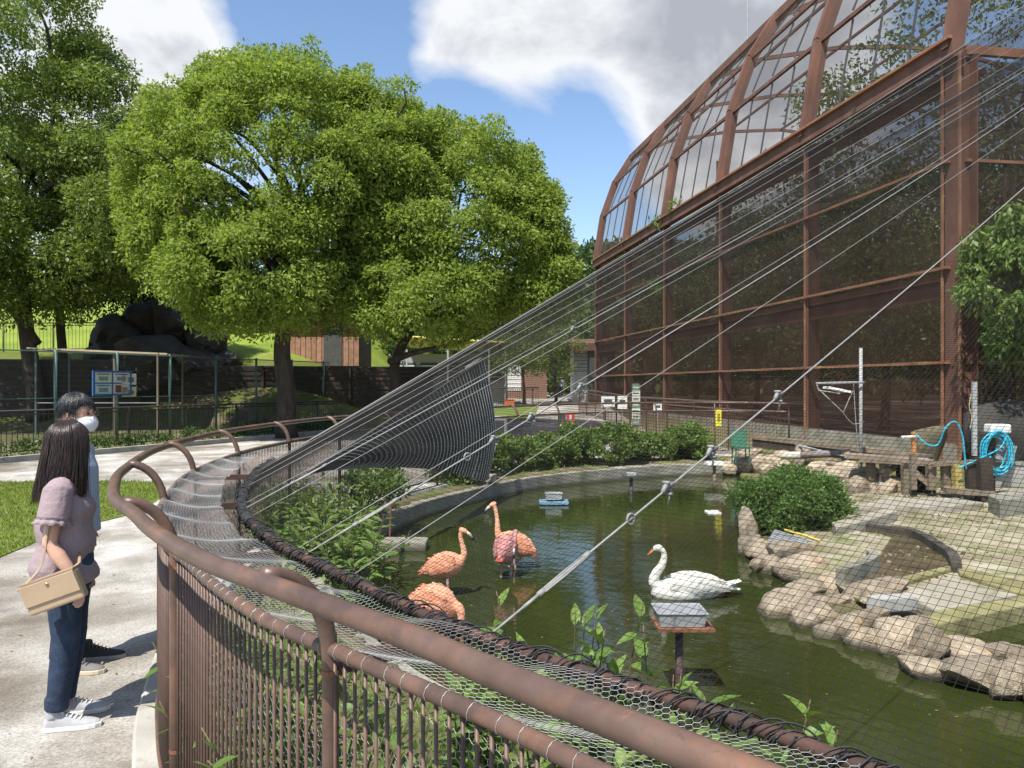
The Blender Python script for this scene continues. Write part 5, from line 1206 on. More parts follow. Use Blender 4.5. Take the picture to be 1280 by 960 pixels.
px_beam(1228, 572, 1231, 625, 12.3, 12.3, .2, .2, 'stump', M['wood_dark'], wsd)
MB().beam(P(1120, 595, 13.6), P(1170, 600, 13.2), .05, .5).build('dark_back', M['wood_dark'], wsd)
pp_ = thing('drain_pipe', tuple(G(1018, 590, -.1)), 'long grey brown pipe lying along the back of the pond', 'pipe'); MB().tube([P(978, 570, 16), P(1062, 566, 15.3)], .075, 10).build('pipe', plain('pipe_grey', (.16, .13, .12)), pp_, smooth=True); MB().tube([P(976, 570, 16), P(1001, 569, 15.8)], .083, 10).build('sleeve', plain('pipe_cream', (.5, .47, .38)), pp_, smooth=True); MB().tube([P(1058, 563, 15.3), P(1057, 582, 15.3)], .1, 8).build('elbow', M['wood'], pp_, smooth=True)
lb = thing('timber_edge', tuple(G(1060, 585, 0)), 'long low timber edge running along the foot of the aviary', 'timber'); MB().beam(P(942, 546, 18.4), P(1165, 572, 14.2), .12, .1).build('plank', M['wood'], lb)
MB().beam(P(942, 552, 18.4), P(1165, 580, 14.2), .06, .25).build('board', M['wood_dark'], lb)
MB().tube(catmull([P(994, 556, 17), P(1020, 562, 16), P(1055, 570, 15.2), P(1100, 572, 14.4), P(1160, 574, 13.6)], .3), .022, 6).build('cable', M['grey'], lb, smooth=True)
# pipe frame with hanging triangle perch
pf = P(1076, 480, 14.6); pfo = thing('pipe_frame', (pf.x, pf.y, 0), 'galvanised pole with crossbar and hanging triangular perch by the aviary', 'frame')
MB().tube([(pf.x, pf.y, -.1), (pf.x, pf.y, H + 45 / FPX * 14.6)], .033, 8).build('pole', M['grey'], pfo, smooth=True); MB().tube([P(1020, 479, 14.6), P(1080, 478, 14.5)], .022, 7).build('crossbar', M['grey'], pfo, smooth=True)
MB().tube([P(1023, 486, 14.6), P(1054, 516, 14.6), P(1067, 486, 14.6)], .014, 6).build('triangle', M['rope'], pfo, smooth=True); MB().tube([P(1021, 480, 14.5), P(1023, 488, 14.5), P(1050, 492, 14.5)], .012, 6).build('hook', M['grey'], pfo)
MB().tube(catmull([P(1067, 480, 14.6), P(1070, 530, 14.5), P(1075, 585, 14.5)], .2), .009, 5).build('rope', M['rope'], pfo); MB().tube(catmull([P(1054, 516, 14.6), P(1066, 530, 14.6), P(1080, 527, 14.6)], .1), .006, 5).build('chain', M['grey'], pfo)
MB().box(P(1046, 487, 14.7), (.42, .3, .04), Matrix.Rotation(.2, 3, 'Y')).build('platform', M['white'], pfo)
# measuring post by the aviary column and pale boulder
mp_ = P(1218, 515, 16.6); o = thing('grey_post', (mp_.x, mp_.y, 0), 'slim grey slotted post with tied rope right of the corner column', 'post'); MB().box((mp_.x, mp_.y, 1.0), (.09, .06, 1.6)).build('post', M['grey'], o); MB().tube(catmull([mp_ + Vector((-.1, -.05, .4)), mp_ + Vector((-.14, -.05, .1)), mp_ + Vector((-.08, -.05, -.1)), mp_ + Vector((-.12, -.05, -.35))], .05), .012, 6).build('rope', plain('old_rope', (.4, .33, .2)), o)
o = link('boulder', RX[2].copy(), None); o.data.materials.clear(); o.data.materials.append(plain('brown_boulder', (.10, .085, .05), .9, .3, 4)); q = P(1163, 535, 17.2); o.location = (q.x, q.y, .45); o.scale = (.45, .3, .5); tag(o, 'big brown boulder at the foot of the corner column', 'boulder')
for k, (x, y, w, h, d) in enumerate([(1255, 500, .9, 1.1, 17), (1285, 490, .9, 1.4, 17.2)]):
    o = link('boulder', RX[4 + k].copy(), None); o.data.materials.clear(); o.data.materials.append(M['rock_dark']); q = P(x, y, d); o.location = (q.x, q.y, .5); o.scale = (w, .6, h); tag(o, ['dark boulder below the leafy tree at the right edge', 'dark taller boulder at the very right edge'][k], 'boulder')
q = P(1262, 590, 12.8); o = thing('concrete_block', (q.x, q.y, 0), 'grey concrete block below the hose reel', 'block'); bevel(MB().box((q.x + .1, q.y + .2, .2), (.7, .3, .38)).build('block', M['concrete'], o), .02); MB().box((q.x + .1, q.y + .2, .41), (.74, .34, .04)).build('cap', M['curb'], o)

# ------------------------------------------------------------------ planting inside the railing
def leaf_mesh(name, L_, W_):
    """one folded pointed leaf along +x"""
    n = 5; vs = []; fs = []
    for i in range(n + 1):
        t = i / n; w = W_ / 2 * math.sin(math.pi * min(1, (t * .93 + .05)) ** .8) if 0 < i < n else 0.002; z = -.25 * L_ * t * t
        vs += [(t * L_, -w, z + w * .35), (t * L_, 0, z), (t * L_, w, z + w * .35)]
    for i in range(n):
        a = i * 3; fs += [(a, a + 1, a + 4, a + 3), (a + 1, a + 2, a + 5, a + 4)]
    return np.array(vs), np.array(fs)
LV, LF = leaf_mesh('l', 1.0, .36)
def leafy_plant(name, label, base, n_stems, hgt, spread, llen, seed, mat='leaf_laurel', group=None, per=11, dirn=None, lean=.35):
    rng = np.random.default_rng(seed); base = Vector(base); root = thing(name, base, label, 'plant', group); Vs = []; Fs = []; off = 0; mb = MB()
    for s in range(n_stems):
        a = rng.uniform(0, 2 * math.pi); b0 = base + Vector((math.cos(a), math.sin(a), 0)) * rng.uniform(0, spread)
        ld = Vector((math.cos(a) * lean, math.sin(a) * lean, 1)) if dirn is None else Vector(dirn) + Vector(rng.normal(size=3)) * .12
        hh = hgt * rng.uniform(.65, 1.1); top = b0 + ld.normalized() * hh; mid = b0.lerp(top, .5) + Vector((0, 0, .05)); pts = catmull([b0, mid, top], .06); mb.tube(pts, [.006 - .004 * i / len(pts) for i in range(len(pts))], 5)
        nl_ = int(per * rng.uniform(.8, 1.2))
        for i in range(nl_):
            t = .25 + .75 * (i + rng.random() * .5) / nl_; p = pts[min(len(pts) - 1, int(t * (len(pts) - 1)))]; az = i * 2.4 + rng.normal(0, .3); el = rng.normal(.35, .25) + .5 * (t > .92)
            X_ = np.array([math.cos(az) * math.cos(el), math.sin(az) * math.cos(el), math.sin(el)]); Y_ = np.array([-math.sin(az), math.cos(az), 0.0]); ro = rng.normal(0, .35); Z_ = np.cross(X_, Y_); Y2 = Y_ * math.cos(ro) + Z_ * math.sin(ro); Z2 = np.cross(X_, Y2)
            sc_ = llen * rng.uniform(.65, 1.2) * (1.05 - .3 * t); Vs.append(np.array(p) + sc_ * (LV[:, :1] * X_ + LV[:, 1:2] * Y2 + LV[:, 2:] * Z2)); Fs.append(LF + off); off += len(LV)
    mb.build('stems', M['stem'], root, smooth=True)
    V = np.concatenate(Vs) - np.array(base); link('leaves', np_mesh('leaves', V, 4, np.concatenate(Fs), True), M[mat], root); return root
# bed on the left between railing and pool wall
k = 0; rb = random.Random(4)
for (px, py, z, hh, lab) in ((345, 668, .05, .55, 'leafy laurel plant at the left end of the bed'), (380, 655, .05, .6, 'leafy laurel plant in the middle of the left bed'), (410, 690, .05, .5, 'leafy laurel plant beside the pool wall end'), (360, 640, .05, .5, 'leafy laurel plant at the back of the left bed'), (400, 672, .05, .6, 'leafy laurel plant behind the two steel ropes'), (432, 708, .05, .45, 'leafy laurel plant low beside the pond corner')):
    q = G(px, py + 10, z); leafy_plant('laurel_plant', lab, (q.x, q.y, z), 46, hh, .5, .15, 300 + k, 'leaf_laurel', 'laurel plants inside the railing', 10); k += 1
for i, s in enumerate(np.linspace(.3, 3.9, 13)):
    t = POSTL.near((.55, .85)) + s; p = POSTL.at(t) + POSTL.inn(t) * (.36 + .12 * math.sin(i * 2.1)); lab = ['first', 'second', 'third', 'fourth', 'fifth', 'sixth', 'seventh', 'eighth', 'ninth', 'tenth', 'eleventh', 'twelfth', 'thirteenth'][i] + ' glossy laurel plant behind the near railing bars, counted from the lower right'
    leafy_plant('laurel_plant', lab, (p.x, p.y, .04), 9, .62, .22, .12, 330 + i, 'leaf_laurel', 'laurel plants behind the near bars', 10)
for i, (px, py, d, hh, lab) in enumerate(((705, 815, 2.9, .82, 'tall laurel shoot above the net pipe, left of the pair in front of the swan'), (825, 840, 2.75, .78, 'tall laurel shoot above the net pipe, below the feeding tray'), (590, 790, 3.1, .68, 'laurel shoot beside the lowest steel rope'), (940, 895, 2.5, .66, 'laurel shoot above the net pipe at the lower right'), (450, 720, 5.4, .62, 'laurel shoot at the near pond corner'))):
    p = P(px, py, d); leafy_plant('laurel_plant', lab, (p.x, p.y, .03), 9, hh * 1.1, .16, .15, 360 + i, 'leaf_laurel', None, 15, lean=.18)
p = POSTL.at(POSTL.near((-.84, 2.35))); inn = POSTL.inn(POSTL.near((-.84, 2.35)))
leafy_plant('laurel_plant', 'laurel sprig poking out through the railing bars towards the path', Vector((p.x, p.y, .28)) + inn * .12, 4, .42, .05, .10, 390, 'leaf_laurel', None, 9, dirn=(-inn.x * .55, -inn.y * .55, .8))
# grassy ground cover in the bed
rq = np.random.default_rng(17); n = 26000; bx = rq.uniform(-2.6, 2.2, n); by = rq.uniform(.6, 16, n)
kk = (sdist(bx, by, encl) < -.12) & (sdist(bx, by, pond) > .3); bx, by = bx[kk], by[kk]; C = np.stack([bx, by, np.full(len(bx), .04)], -1); D = np.stack([rq.normal(0, .8, len(bx)), rq.normal(0, .8, len(bx)), np.ones(len(bx))], -1)
V, Fq = leaf_quads(C, D, .07, .022, rq); tag(link('bed_weeds', np_mesh('bed_weeds', V, 4, Fq), M['leaf_hedge']), 'low weeds and grass covering the bed inside the railing', 'grass', kind='stuff')
# clipped hedge bushes beyond the pool wall
hl = ['round hedge bush right beside the net curtain', 'hedge bush second from the net curtain', 'hedge bush third from the net curtain', 'hedge bush fourth from the net curtain', 'hedge bush in the middle of the far row', 'hedge bush right of the middle of the far row', 'hedge bush second from the right end of the far row', 'hedge bush at the right end of the far row']
hs0 = CW.near((-.45, 13.1)) + .25
for i in range(8):
    t = hs0 + i * .83; p = CW.at(t) - CW.inn(t) * (.78 + .1 * math.sin(i * 2)); hh = .36 + .07 * math.sin(i * 1.7 + .4)
    bush('hedge_bush', hl[i], (p.x, p.y, .06 + hh), .58, .44, hh, 60, (.11, .19), 'leaf_hedge', 9500, .065, .036, 400 + i, 'hedge bushes on the far bank', 8)
for i, (px, py, hh, lab) in enumerate(((462, 645, .34, 'small round bush on the left bank by the railing'), (573, 606, .3, 'small dark bush at the foot of the net curtain'))):
    q = G(px, py, .02); bush('hedge_bush', lab, (q.x, q.y, .05 + hh), .34, .3, hh, 24, (.1, .18), 'leaf_hedge', 7000, .065, .035, 420 + i)
# specks of leaf and feather floating on the water
rq = np.random.default_rng(23); n = 1500; bx = rq.uniform(-1.8, 5, n); by = rq.uniform(2.5, 16.5, n); kk = (sdist(bx, by, pond) < -.05); bx, by = bx[kk], by[kk]
dn_ = np.array([mnoise.noise(Vector((x * .7, y * .7, 5))) for x, y in zip(bx, by)]); kk = dn_ > rq.uniform(-.6, .5, len(bx)); bx, by = bx[kk], by[kk]
C = np.stack([bx, by, np.full(len(bx), -.246)], -1); D = np.stack([rq.normal(0, 1, len(bx)), rq.normal(0, 1, len(bx)), np.zeros(len(bx))], -1)
V, Fq = leaf_quads(C, D, .022, .012, rq, nrm=np.tile([[0, 0, 1.0]], (len(C), 1)), jit=.02); tag(link('floating_leaves', np_mesh('floating_leaves', V, 4, Fq), plain('leaf_litter', (.20, .18, .08), .8, .5)), 'specks of leaf litter floating on the pond', 'leaves', kind='stuff')
# ------------------------------------------------------------------ birds
def fuse(mb, name, voxel=.008, it=6, fac=.5):
    me = mb.mesh(name + '_tmp'); ob = bpy.data.objects.new(name + '_tmp', me); col.objects.link(ob)
    r_ = ob.modifiers.new('r', 'REMESH'); r_.mode = 'VOXEL'; r_.voxel_size = voxel; r_.use_smooth_shade = True
    if it: s_ = ob.modifiers.new('s', 'SMOOTH'); s_.iterations = it; s_.factor = fac
    dg = bpy.context.evaluated_depsgraph_get(); out = bpy.data.meshes.new_from_object(ob.evaluated_get(dg), depsgraph=dg); out.name = name
    bpy.data.objects.remove(ob); bpy.data.meshes.remove(me)
    out.polygons.foreach_set('use_smooth', [True] * len(out.polygons)); out.materials.clear(); return out
def feather_mat(name, stops, cell, nscale=5, bump=.5):
    m, t, b, o = new_mat(name); tcn = t.nodes.new('ShaderNodeTexCoord'); vo = t.nodes.new('ShaderNodeTexVoronoi'); t.links.new(tcn.outputs['Object'], vo.inputs['Vector']); vo.inputs['Scale'].default_value = cell
    c = ramp(t, noise(t, nscale, 5), stops); c = mixc(t, .22, c, ramp(t, vo.outputs['Distance'], [(0, (1.25, 1.25, 1.25)), (.75, (.72, .66, .66))]), 'MULTIPLY')
    t.links.new(c, b.inputs['Base Color']); b.inputs['Roughness'].default_value = .75; b.inputs['Sheen Weight'].default_value = .2; add_bump(t, b, vo.outputs['Distance'], bump, .008); return m
fl_body = feather_mat('flamingo_feathers', [(.3, (.70, .26, .14)), (.7, (.82, .44, .28))], 60, 5, .25)
fl_wing = feather_mat('flamingo_wing', [(.3, (.66, .21, .11)), (.7, (.77, .36, .21))], 55, 5, .25)
fl_dark = feather_mat('flamingo_mottled', [(.3, (.42, .16, .15)), (.7, (.58, .30, .27))], 60, 7, .4)
def feathers(root, me, mat, n, ln, wd, back, test, seed, lift=.015):
    rng = np.random.default_rng(seed); nv_ = len(me.vertices); co = np.zeros(nv_ * 3); me.vertices.foreach_get('co', co); co = co.reshape(-1, 3); nr = np.zeros(nv_ * 3); me.vertices.foreach_get('normal', nr); nr = nr.reshape(-1, 3)
    ok = np.where(test(co))[0]; pick = rng.choice(ok, n); c = co[pick] + nr[pick] * .002; q = nr[pick]; b_ = np.array(back, float); d = b_ - q * (q @ b_)[:, None]; d = unit(d) + q * lift + rng.normal(0, .045, c.shape)
    V, Fq = leaf_quads(c, d, ln, wd, rng, nrm=q, jit=.08); o = link('feathers', np_mesh('feathers', V, 4, Fq), mat, root); o['kind'] = 'stuff'; return o
fl_tail = plain('flamingo_tail', (.62, .10, .05), .7); fl_leg = plain('flamingo_leg', (.42, .25, .22), .6); bill_b = plain('bill_black', (.012, .011, .011), .3); bill_w = plain('bill_pale', (.62, .5, .45), .4)
def flamingo(label, loc, rz, neck, head_dir, bz=.29, blen=.36, brad=.125, legs=((.0, .045), (.03, -.045)), tuck=False, mat=None, lift_leg=False, pitch=.25):
    root = thing('flamingo', loc, label, 'flamingo', 'flamingos in the pond', rz)
    mat = mat or fl_body; mb = MB(); ax = Vector((math.cos(pitch), 0, math.sin(pitch)))
    c = Vector((0, 0, bz)); L_ = blen
    prof = [(-.62, .012, .012), (-.5, .05, .045), (-.35, .085, .09), (-.15, .108, .12), (.05, .112, .128), (.22, .10, .115), (.36, .07, .085), (.46, .045, .055), (.52, .03, .035)]
    k = brad / .125
    mb.tube([c + ax * (t * L_) + Vector((0, 0, -.02 * (t < -.3))) for t, _, _ in prof], [(a * k, b_ * k) for _, a, b_ in prof], 16)
    npts = catmull([Vector(p) for p in neck], .02); m = len(npts); mb.tube(npts, [.044 - .022 * min(1, i / m * 1.6) for i in range(m)], 12)
    h = Vector(neck[-1]); hd = Vector(head_dir).normalized()
    mb.tube([h - hd * .03, h - hd * .012, h + hd * .012, h + hd * .038, h + hd * .052], [.014, .026, .030, .024, .016], 12)
    bm_ = fuse(mb, 'flamingo_body', .007, 4); link('body', bm_, mat, root)
    feathers(root, bm_, mat, 520, .024, .014, -ax, lambda q: (np.abs(q[:, 2] - bz) < .16) & (q[:, 0] < blen * .42) & (q[:, 2] < bz + .13), 5)
    # wings folded on both sides
    for s in (-1, 1):
        w = MB(); pts = []
        for t in np.linspace(-.62, .32, 12): pts.append(c + ax * (t * L_) + Vector((0, s * k * (.085 * math.cos(max(-1.2, min(1.2, t * 1.9)))), .035 * k - .02 * (t < -.4))))
        w.tube(pts, [(.020 * k * (1 - abs((i - 6) / 9)), .082 * k * max(.12, 1 - abs((i - 6.5) / 7.5) ** 1.6)) for i in range(12)], 10)
        wm_ = fuse(w, 'flamingo_wing', .008, 3); wo_ = link('wing', wm_, fl_wing if mat is fl_body else mat, root); feathers(wo_, wm_, fl_body if mat is fl_body else mat, 240, .034, .015, -ax, lambda q: q[:, 0] < 9, 6)
    t_ = MB()
    for j in range(5): t_.tube([c + ax * (-.42 * L_) + Vector((0, (j - 2) * .012, .0)), c + ax * (-.72 * L_) + Vector((0, (j - 2) * .016, -.03))], [(.022, .006), (.008, .003)], 6)
    t_.build('tail', fl_tail, root, smooth=True, local=True)
    dn = (hd * .5 + Vector((0, 0, -.86))).normalized()
    b0 = h + hd * .045; MB().tube([b0, b0 + hd * .028 + dn * .008, b0 + hd * .045 + dn * .03], [(.013, .016), (.012, .015), (.010, .013)], 8).build('bill', bill_w, root, smooth=True, local=True)
    MB().tube([b0 + hd * .043 + dn * .026, b0 + hd * .048 + dn * .05, b0 + hd * .042 + dn * .068], [(.0105, .0135), (.009, .011), (.003, .004)], 8).build('bill_tip', bill_b, root, smooth=True, local=True)
    sd_ = Vector((-hd.y, hd.x, 0)).normalized() if abs(hd.z) < .95 else Vector((0, 1, 0))
    for s in (-1, 1): MB().tube([h + hd * .016 + sd_ * s * .021 + Vector((0, 0, .008)), h + hd * .016 + sd_ * s * .029 + Vector((0, 0, .008))], [.006, .003], 8).build('eye', plain('bird_eye', (.5, .4, .1), .2), root, smooth=True, local=True)
    for i, (lx_, ly_) in enumerate(legs):
        if lift_leg and i == 1: pts = [Vector((lx_, ly_, bz - .06)), Vector((lx_ - .07, ly_, bz - .17)), Vector((lx_ + .05, ly_, bz - .27)), Vector((lx_ + .1, ly_, bz - .30))]
        else: pts = [Vector((lx_, ly_, bz - .06)), Vector((lx_ + .01, ly_, bz - .2)), Vector((lx_ - .005, ly_, bz - .24)), Vector((lx_, ly_, -.35))]
        MB().tube(pts, [.022, .010, .013, .0085], 8).build('leg', fl_leg, root, smooth=True, local=True)
    return root
WZ = -.25
q = P(556, 480, 7.25)
flamingo('pink flamingo standing in profile facing right with raised curved neck', (q.x, q.y, WZ), -.1, [(.10, 0, .30), (.155, 0, .33), (.185, 0, .40), (.165, 0, .50), (.15, 0, .57), (.165, 0, .625)], (.85, -.1, -.35))
q = P(645, 480, 8.35)
flamingo('flamingo with tall straight neck facing left behind the mottled one', (q.x, q.y, WZ), math.pi - .25, [(.12, 0, .30), (.18, -.0, .31), (.205, .0, .38), (.21, .0, .50), (.225, 0, .60), (.25, .0, .685)], (.8, .1, -.45), bz=.27, lift_leg=True, pitch=.42)
q = P(632, 480, 7.95)
flamingo('mottled darker pink flamingo seen from behind with its head folded back', (q.x, q.y, WZ), 1.25, [(.11, 0, .33), (.16, -.03, .40), (.12, -.07, .45), (.05, -.09, .45), (-.0, -.10, .40), (-.03, -.10, .36)], (-.6, -.2, -.7), mat=fl_dark, blen=.30, brad=.145)
q = P(545, 480, 6.0)
flamingo('nearest flamingo bending its head down, partly behind the net pipe', (q.x, q.y, WZ), -.2, [(.12, 0, .28), (.19, -.02, .27), (.215, -.03, .19), (.19, -.04, .11), (.13, -.05, .13), (.09, -.07, .17)], (-.7, -.1, .2), bz=.28, blen=.34, brad=.15, pitch=-.15)
# swan
q = P(862, 480, 7.25); sw = thing('swan', (q.x, q.y, WZ), 'white swan with orange bill swimming left across the pond', 'swan', rz=math.pi); sw.scale = (.96, .96, .96)
sw_m = feather_mat('swan_feathers', [(.3, (.56, .54, .47)), (.7, (.70, .685, .63))], 45, 4, .12)
mb = MB(); prof = [(-.42, .02, .015, .10), (-.34, .06, .04, .085), (-.22, .12, .085, .07), (-.06, .165, .12, .06), (.1, .175, .13, .05), (.22, .15, .12, .045), (.32, .09, .09, .05), (.37, .04, .045, .06)]
mb.tube([Vector((x, 0, z)) for x, a, b_, z in prof], [(a, b_) for x, a, b_, z in prof], 18)
nk = catmull([Vector(p) for p in ((.27, 0, .07), (.35, 0, .13), (.33, 0, .22), (.275, 0, .30), (.25, 0, .38), (.265, 0, .445), (.31, 0, .468))], .02); m = len(nk); mb.tube(nk, [.062 - .034 * min(1, i / m * 1.25) for i in range(m)], 14)
mb.tube([(.27, 0, .468), (.30, 0, .476), (.335, 0, .468), (.36, 0, .452)], [.022, .034, .031, .018], 12); link('body', fuse(mb, 'swan_body', .008, 5), sw_m, sw)
for s in (-1, 1):
    w = MB(); pts = [Vector((x, s * (.135 - .28 * max(0, -x - .1) ** 1.3), .12 + .09 * math.cos(x * 3.0) - .09 + .06 * max(0, -x))) for x in np.linspace(-.44, .22, 14)]
    w.tube(pts, [(.05 * max(.15, 1 - abs((i - 7.5) / 8)), .095 * max(.14, 1 - abs((i - 8.5) / 8.5) ** 1.5)) for i in range(14)], 12); wm_ = fuse(w, 'swan_wing', .009, 4); wo_ = link('wing', wm_, sw_m, sw); feathers(wo_, wm_, sw_m, 380, .055, .022, (-1, 0, .12), lambda q: q[:, 0] < 9, 8, .012)
tl = MB()
for j in range(5): tl.tube([Vector((-.34, (j - 2) * .02, .11)), Vector((-.50, (j - 2) * .018, .155))], [(.03, .012), (.01, .004)], 6)
tl.build('tail', sw_m, sw, smooth=True, local=True)
MB().tube([(.352, 0, .456), (.385, 0, .428), (.415, 0, .398)], [(.014, .016), (.012, .011), (.010, .004)], 10).build('bill', plain('swan_bill', (.72, .22, .05), .4), sw, smooth=True, local=True)
MB().tube([(.346, 0, .474), (.362, 0, .458)], [.012, .014], 8).build('bill_knob', bill_b, sw, smooth=True, local=True)
for s in (-1, 1): MB().tube([(.335, s * .024, .472), (.335, s * .033, .472)], [.006, .004], 8).build('eye', bill_b, sw, smooth=True, local=True)
# ------------------------------------------------------------------ people
skin = surf('skin', [(.3, (.50, .28, .20)), (.7, (.60, .36, .265))], 14, .5, .1, 120, .001)
def ell(c, rx, ry, n=20, tilt=0, p=2.0, ripple=0, rn=9, ph=0):
    out = []
    for k in range(n):
        a = 2 * math.pi * k / n; ca, sa = math.cos(a), math.sin(a); f = 1 + ripple * math.sin(rn * a + ph)
        x = math.copysign(abs(ca) ** (2 / p), ca) * rx * f; y = math.copysign(abs(sa) ** (2 / p), sa) * ry * f
        out.append(Vector((c[0] + x, c[1] + y, c[2] + tilt * x)))
    return out
def lerp_rings(keys, n):
    """keys: (z, cx, cy, rx, ry); smooth interpolation"""
    ks = np.array(keys, float); t = np.linspace(0, len(keys) - 1, n); out = []
    for v in t:
        i = min(int(v), len(keys) - 2); f = v - i; f = f * f * (3 - 2 * f) * .5 + f * .5; out.append(ks[i] * (1 - f) + ks[i + 1] * f)
    return out
def add_hand(mb, w, d, palm_n, side, s=1.0, curl=.5):
    """w wrist, d direction of the hand, palm_n palm normal, side towards the thumb"""
    w = Vector(w); d = Vector(d).normalized(); n_ = (Vector(palm_n) - d * Vector(palm_n).dot(d)).normalized(); sd_ = Vector(side); sd_ = (sd_ - d * sd_.dot(d) - n_ * sd_.dot(n_)).normalized()
    L_ = .085 * s
    rings = []
    for t, hw, th in ((0, .026, .019), (.35, .034, .016), (.7, .040, .014), (1, .040, .012)):
        c = w + d * L_ * t; rings.append([c + sd_ * math.cos(a) * hw * s + n_ * math.sin(a) * th * s for a in np.linspace(0, 2 * math.pi, 12, endpoint=False)])
    mb.loft(rings)
    for i, (off, ln) in enumerate(((.030, .070), (.010, .078), (-.010, .073), (-.029, .058))):
        p = w + d * L_ * .93 + sd_ * off * s; dd = d.copy(); pts = [p - d * .015]; k_ = curl * (1 + .15 * i)
        for j, q in enumerate((.45, .32, .23)):
            dd = (dd + n_ * k_ * .55).normalized(); pts.append(pts[-1] + dd * ln * s * q + (d * .015 if j == 0 else Vector((0, 0, 0))))
        mb.tube(pts, [.0085 * s, .0088 * s, .0078 * s, .006 * s], 8)
    p = w + d * L_ * .25 + sd_ * .022 * s; td = (d * .75 + sd_ * .62 + n_ * .3).normalized(); mb.tube([p, p + td * .032 * s, p + td * .055 * s + d * .006, p + td * .062 * s + d * .026 * s], [.012 * s, .0105 * s, .009 * s, .0065 * s], 8)
def add_head(mb, c, yaw, s=1.0):
    """skull, jaw, nose, ears around centre c; faces +x before yaw"""
    R = Matrix.Rotation(yaw, 3, 'Z'); c = Vector(c); V_ = []; n = 22; rings = []
    for i in range(1, 15):
        ph = math.pi * i / 15; z = math.cos(ph) * .115 * s; r_ = math.sin(ph); ring = []
        for k in range(n):
            a = 2 * math.pi * k / n; x = math.cos(a) * r_ * .096 * s; y = math.sin(a) * r_ * .077 * s
            if z < 0:
                f = -z / (.115 * s); x = x * (1 - .12 * f) + .018 * s * f; y *= 1 - .22 * f
            if x > .06 * s and -.02 * s < z < .02 * s and .015 * s < abs(y) < .045 * s: x -= .006 * s
            ring.append(c + R @ Vector((x, y, z)))
        rings.append(ring)
    mb.loft(rings)
    f = lambda x, y, z: c + R @ Vector((x * s, y * s, z * s))
    mb.tube([f(.088, 0, .012), f(.100, 0, -.008), f(.110, 0, -.030), f(.096, 0, -.04)], [.008 * s, .010 * s, .014 * s, .01 * s], 8)
    mb.tube([f(.088, -.02, -.062), f(.097, 0, -.060), f(.088, .02, -.062)], [.006 * s, .009 * s, .006 * s], 8); mb.tube([f(.086, -.018, -.072), f(.094, 0, -.073), f(.086, .018, -.072)], [.006 * s, .009 * s, .006 * s], 8)
    for sg in (-1, 1): mb.tube([f(-.002, sg * .074, .018), f(-.014, sg * .086, .012), f(-.012, sg * .086, -.008), f(.0, sg * .076, -.03)], [.007 * s, .009 * s, .009 * s, .007 * s], 8)
    return f
def shoe(root, name, toe_dir, at, mats, s=1.0):
    a = math.atan2(toe_dir[1], toe_dir[0]); R = Matrix.Rotation(a, 3, 'Z'); at = Vector(at); f = lambda x, y, z: at + R @ Vector((x * s, y * s, z * s))
    prof = [(-.075, .030, .055, .045), (-.06, .036, .085, .047), (-.02, .037, .095, .05), (.02, .038, .088, .055), (.06, .041, .068, .04), (.10, .044, .052, .03), (.14, .043, .044, .024), (.17, .034, .036, .018), (.188, .018, .028, .012)]
    rings = []
    for x, hw, top, _ in prof: rings.append([f(x, math.cos(q) * hw, .014 + max(0, math.sin(q)) ** .8 * (top - .012) - (.004 if math.sin(q) < 0 else 0)) for q in np.linspace(0, 2 * math.pi, 16, endpoint=False)])
    mb = MB().loft(rings); mb.tube([f(-.03, 0, .07), f(-.032, 0, .115)], [.040 * s, .041 * s], 12); up = link(name, fuse(mb, name, .006 * s, 3), mats[0], root)
    rings = []
    for x, hw, _, _ in [(-.08, .028, 0, 0)] + prof + [(.194, .016, 0, 0)]: rings.append([f(x, hw * 1.08 * sg, z) for sg, z in ((-1, 0.0), (1, 0.0), (1, .024), (-1, .024))])
    bevel(MB().loft(rings).build('sole', mats[1], up, local=True), .004)
    lm = MB()
    for i in range(5):
        x = .015 + i * .02; z = .092 - i * .009; lm.tube([f(x, -.026, z - .006), f(x + .006, 0, z + .006), f(x, .026, z - .006)], .0032, 5)
    lm.tube([f(.01, -.01, .098), f(.02, -.03, .095), f(.0, -.025, .1)], .0028, 5); lm.build('laces', mats[2], up, smooth=True, local=True)
def cloth(name, c, var=.12, wr=.5): return surf(name, [(.3, tuple(q * (1 - var) for q in c)), (.7, tuple(q * (1 + var) for q in c))], 5, .85, wr, 16, .012, patch=(60, .5, .7, tuple(q * .88 for q in c)))
denim = surf('denim', [(.3, (.006, .013, .03)), (.5, (.012, .026, .058)), (.75, (.035, .065, .115))], 7, .85, .5, 24, .01, patch=(90, .5, .65, (.02, .04, .08)))
def hair_strands(fn, n, r, mat, root, seed, segs=9):
    """fn(i,t)->point on the hair surface"""
    mb = MB()
    for i in range(n): mb.tube([fn(i, t) for t in np.linspace(0, 1, segs)], [r * (.9 - .6 * t) for t in np.linspace(0, 1, segs)], 5)
    o = mb.build('hair_strands', mat, root, smooth=True, local=True); o['kind'] = 'stuff'; return o

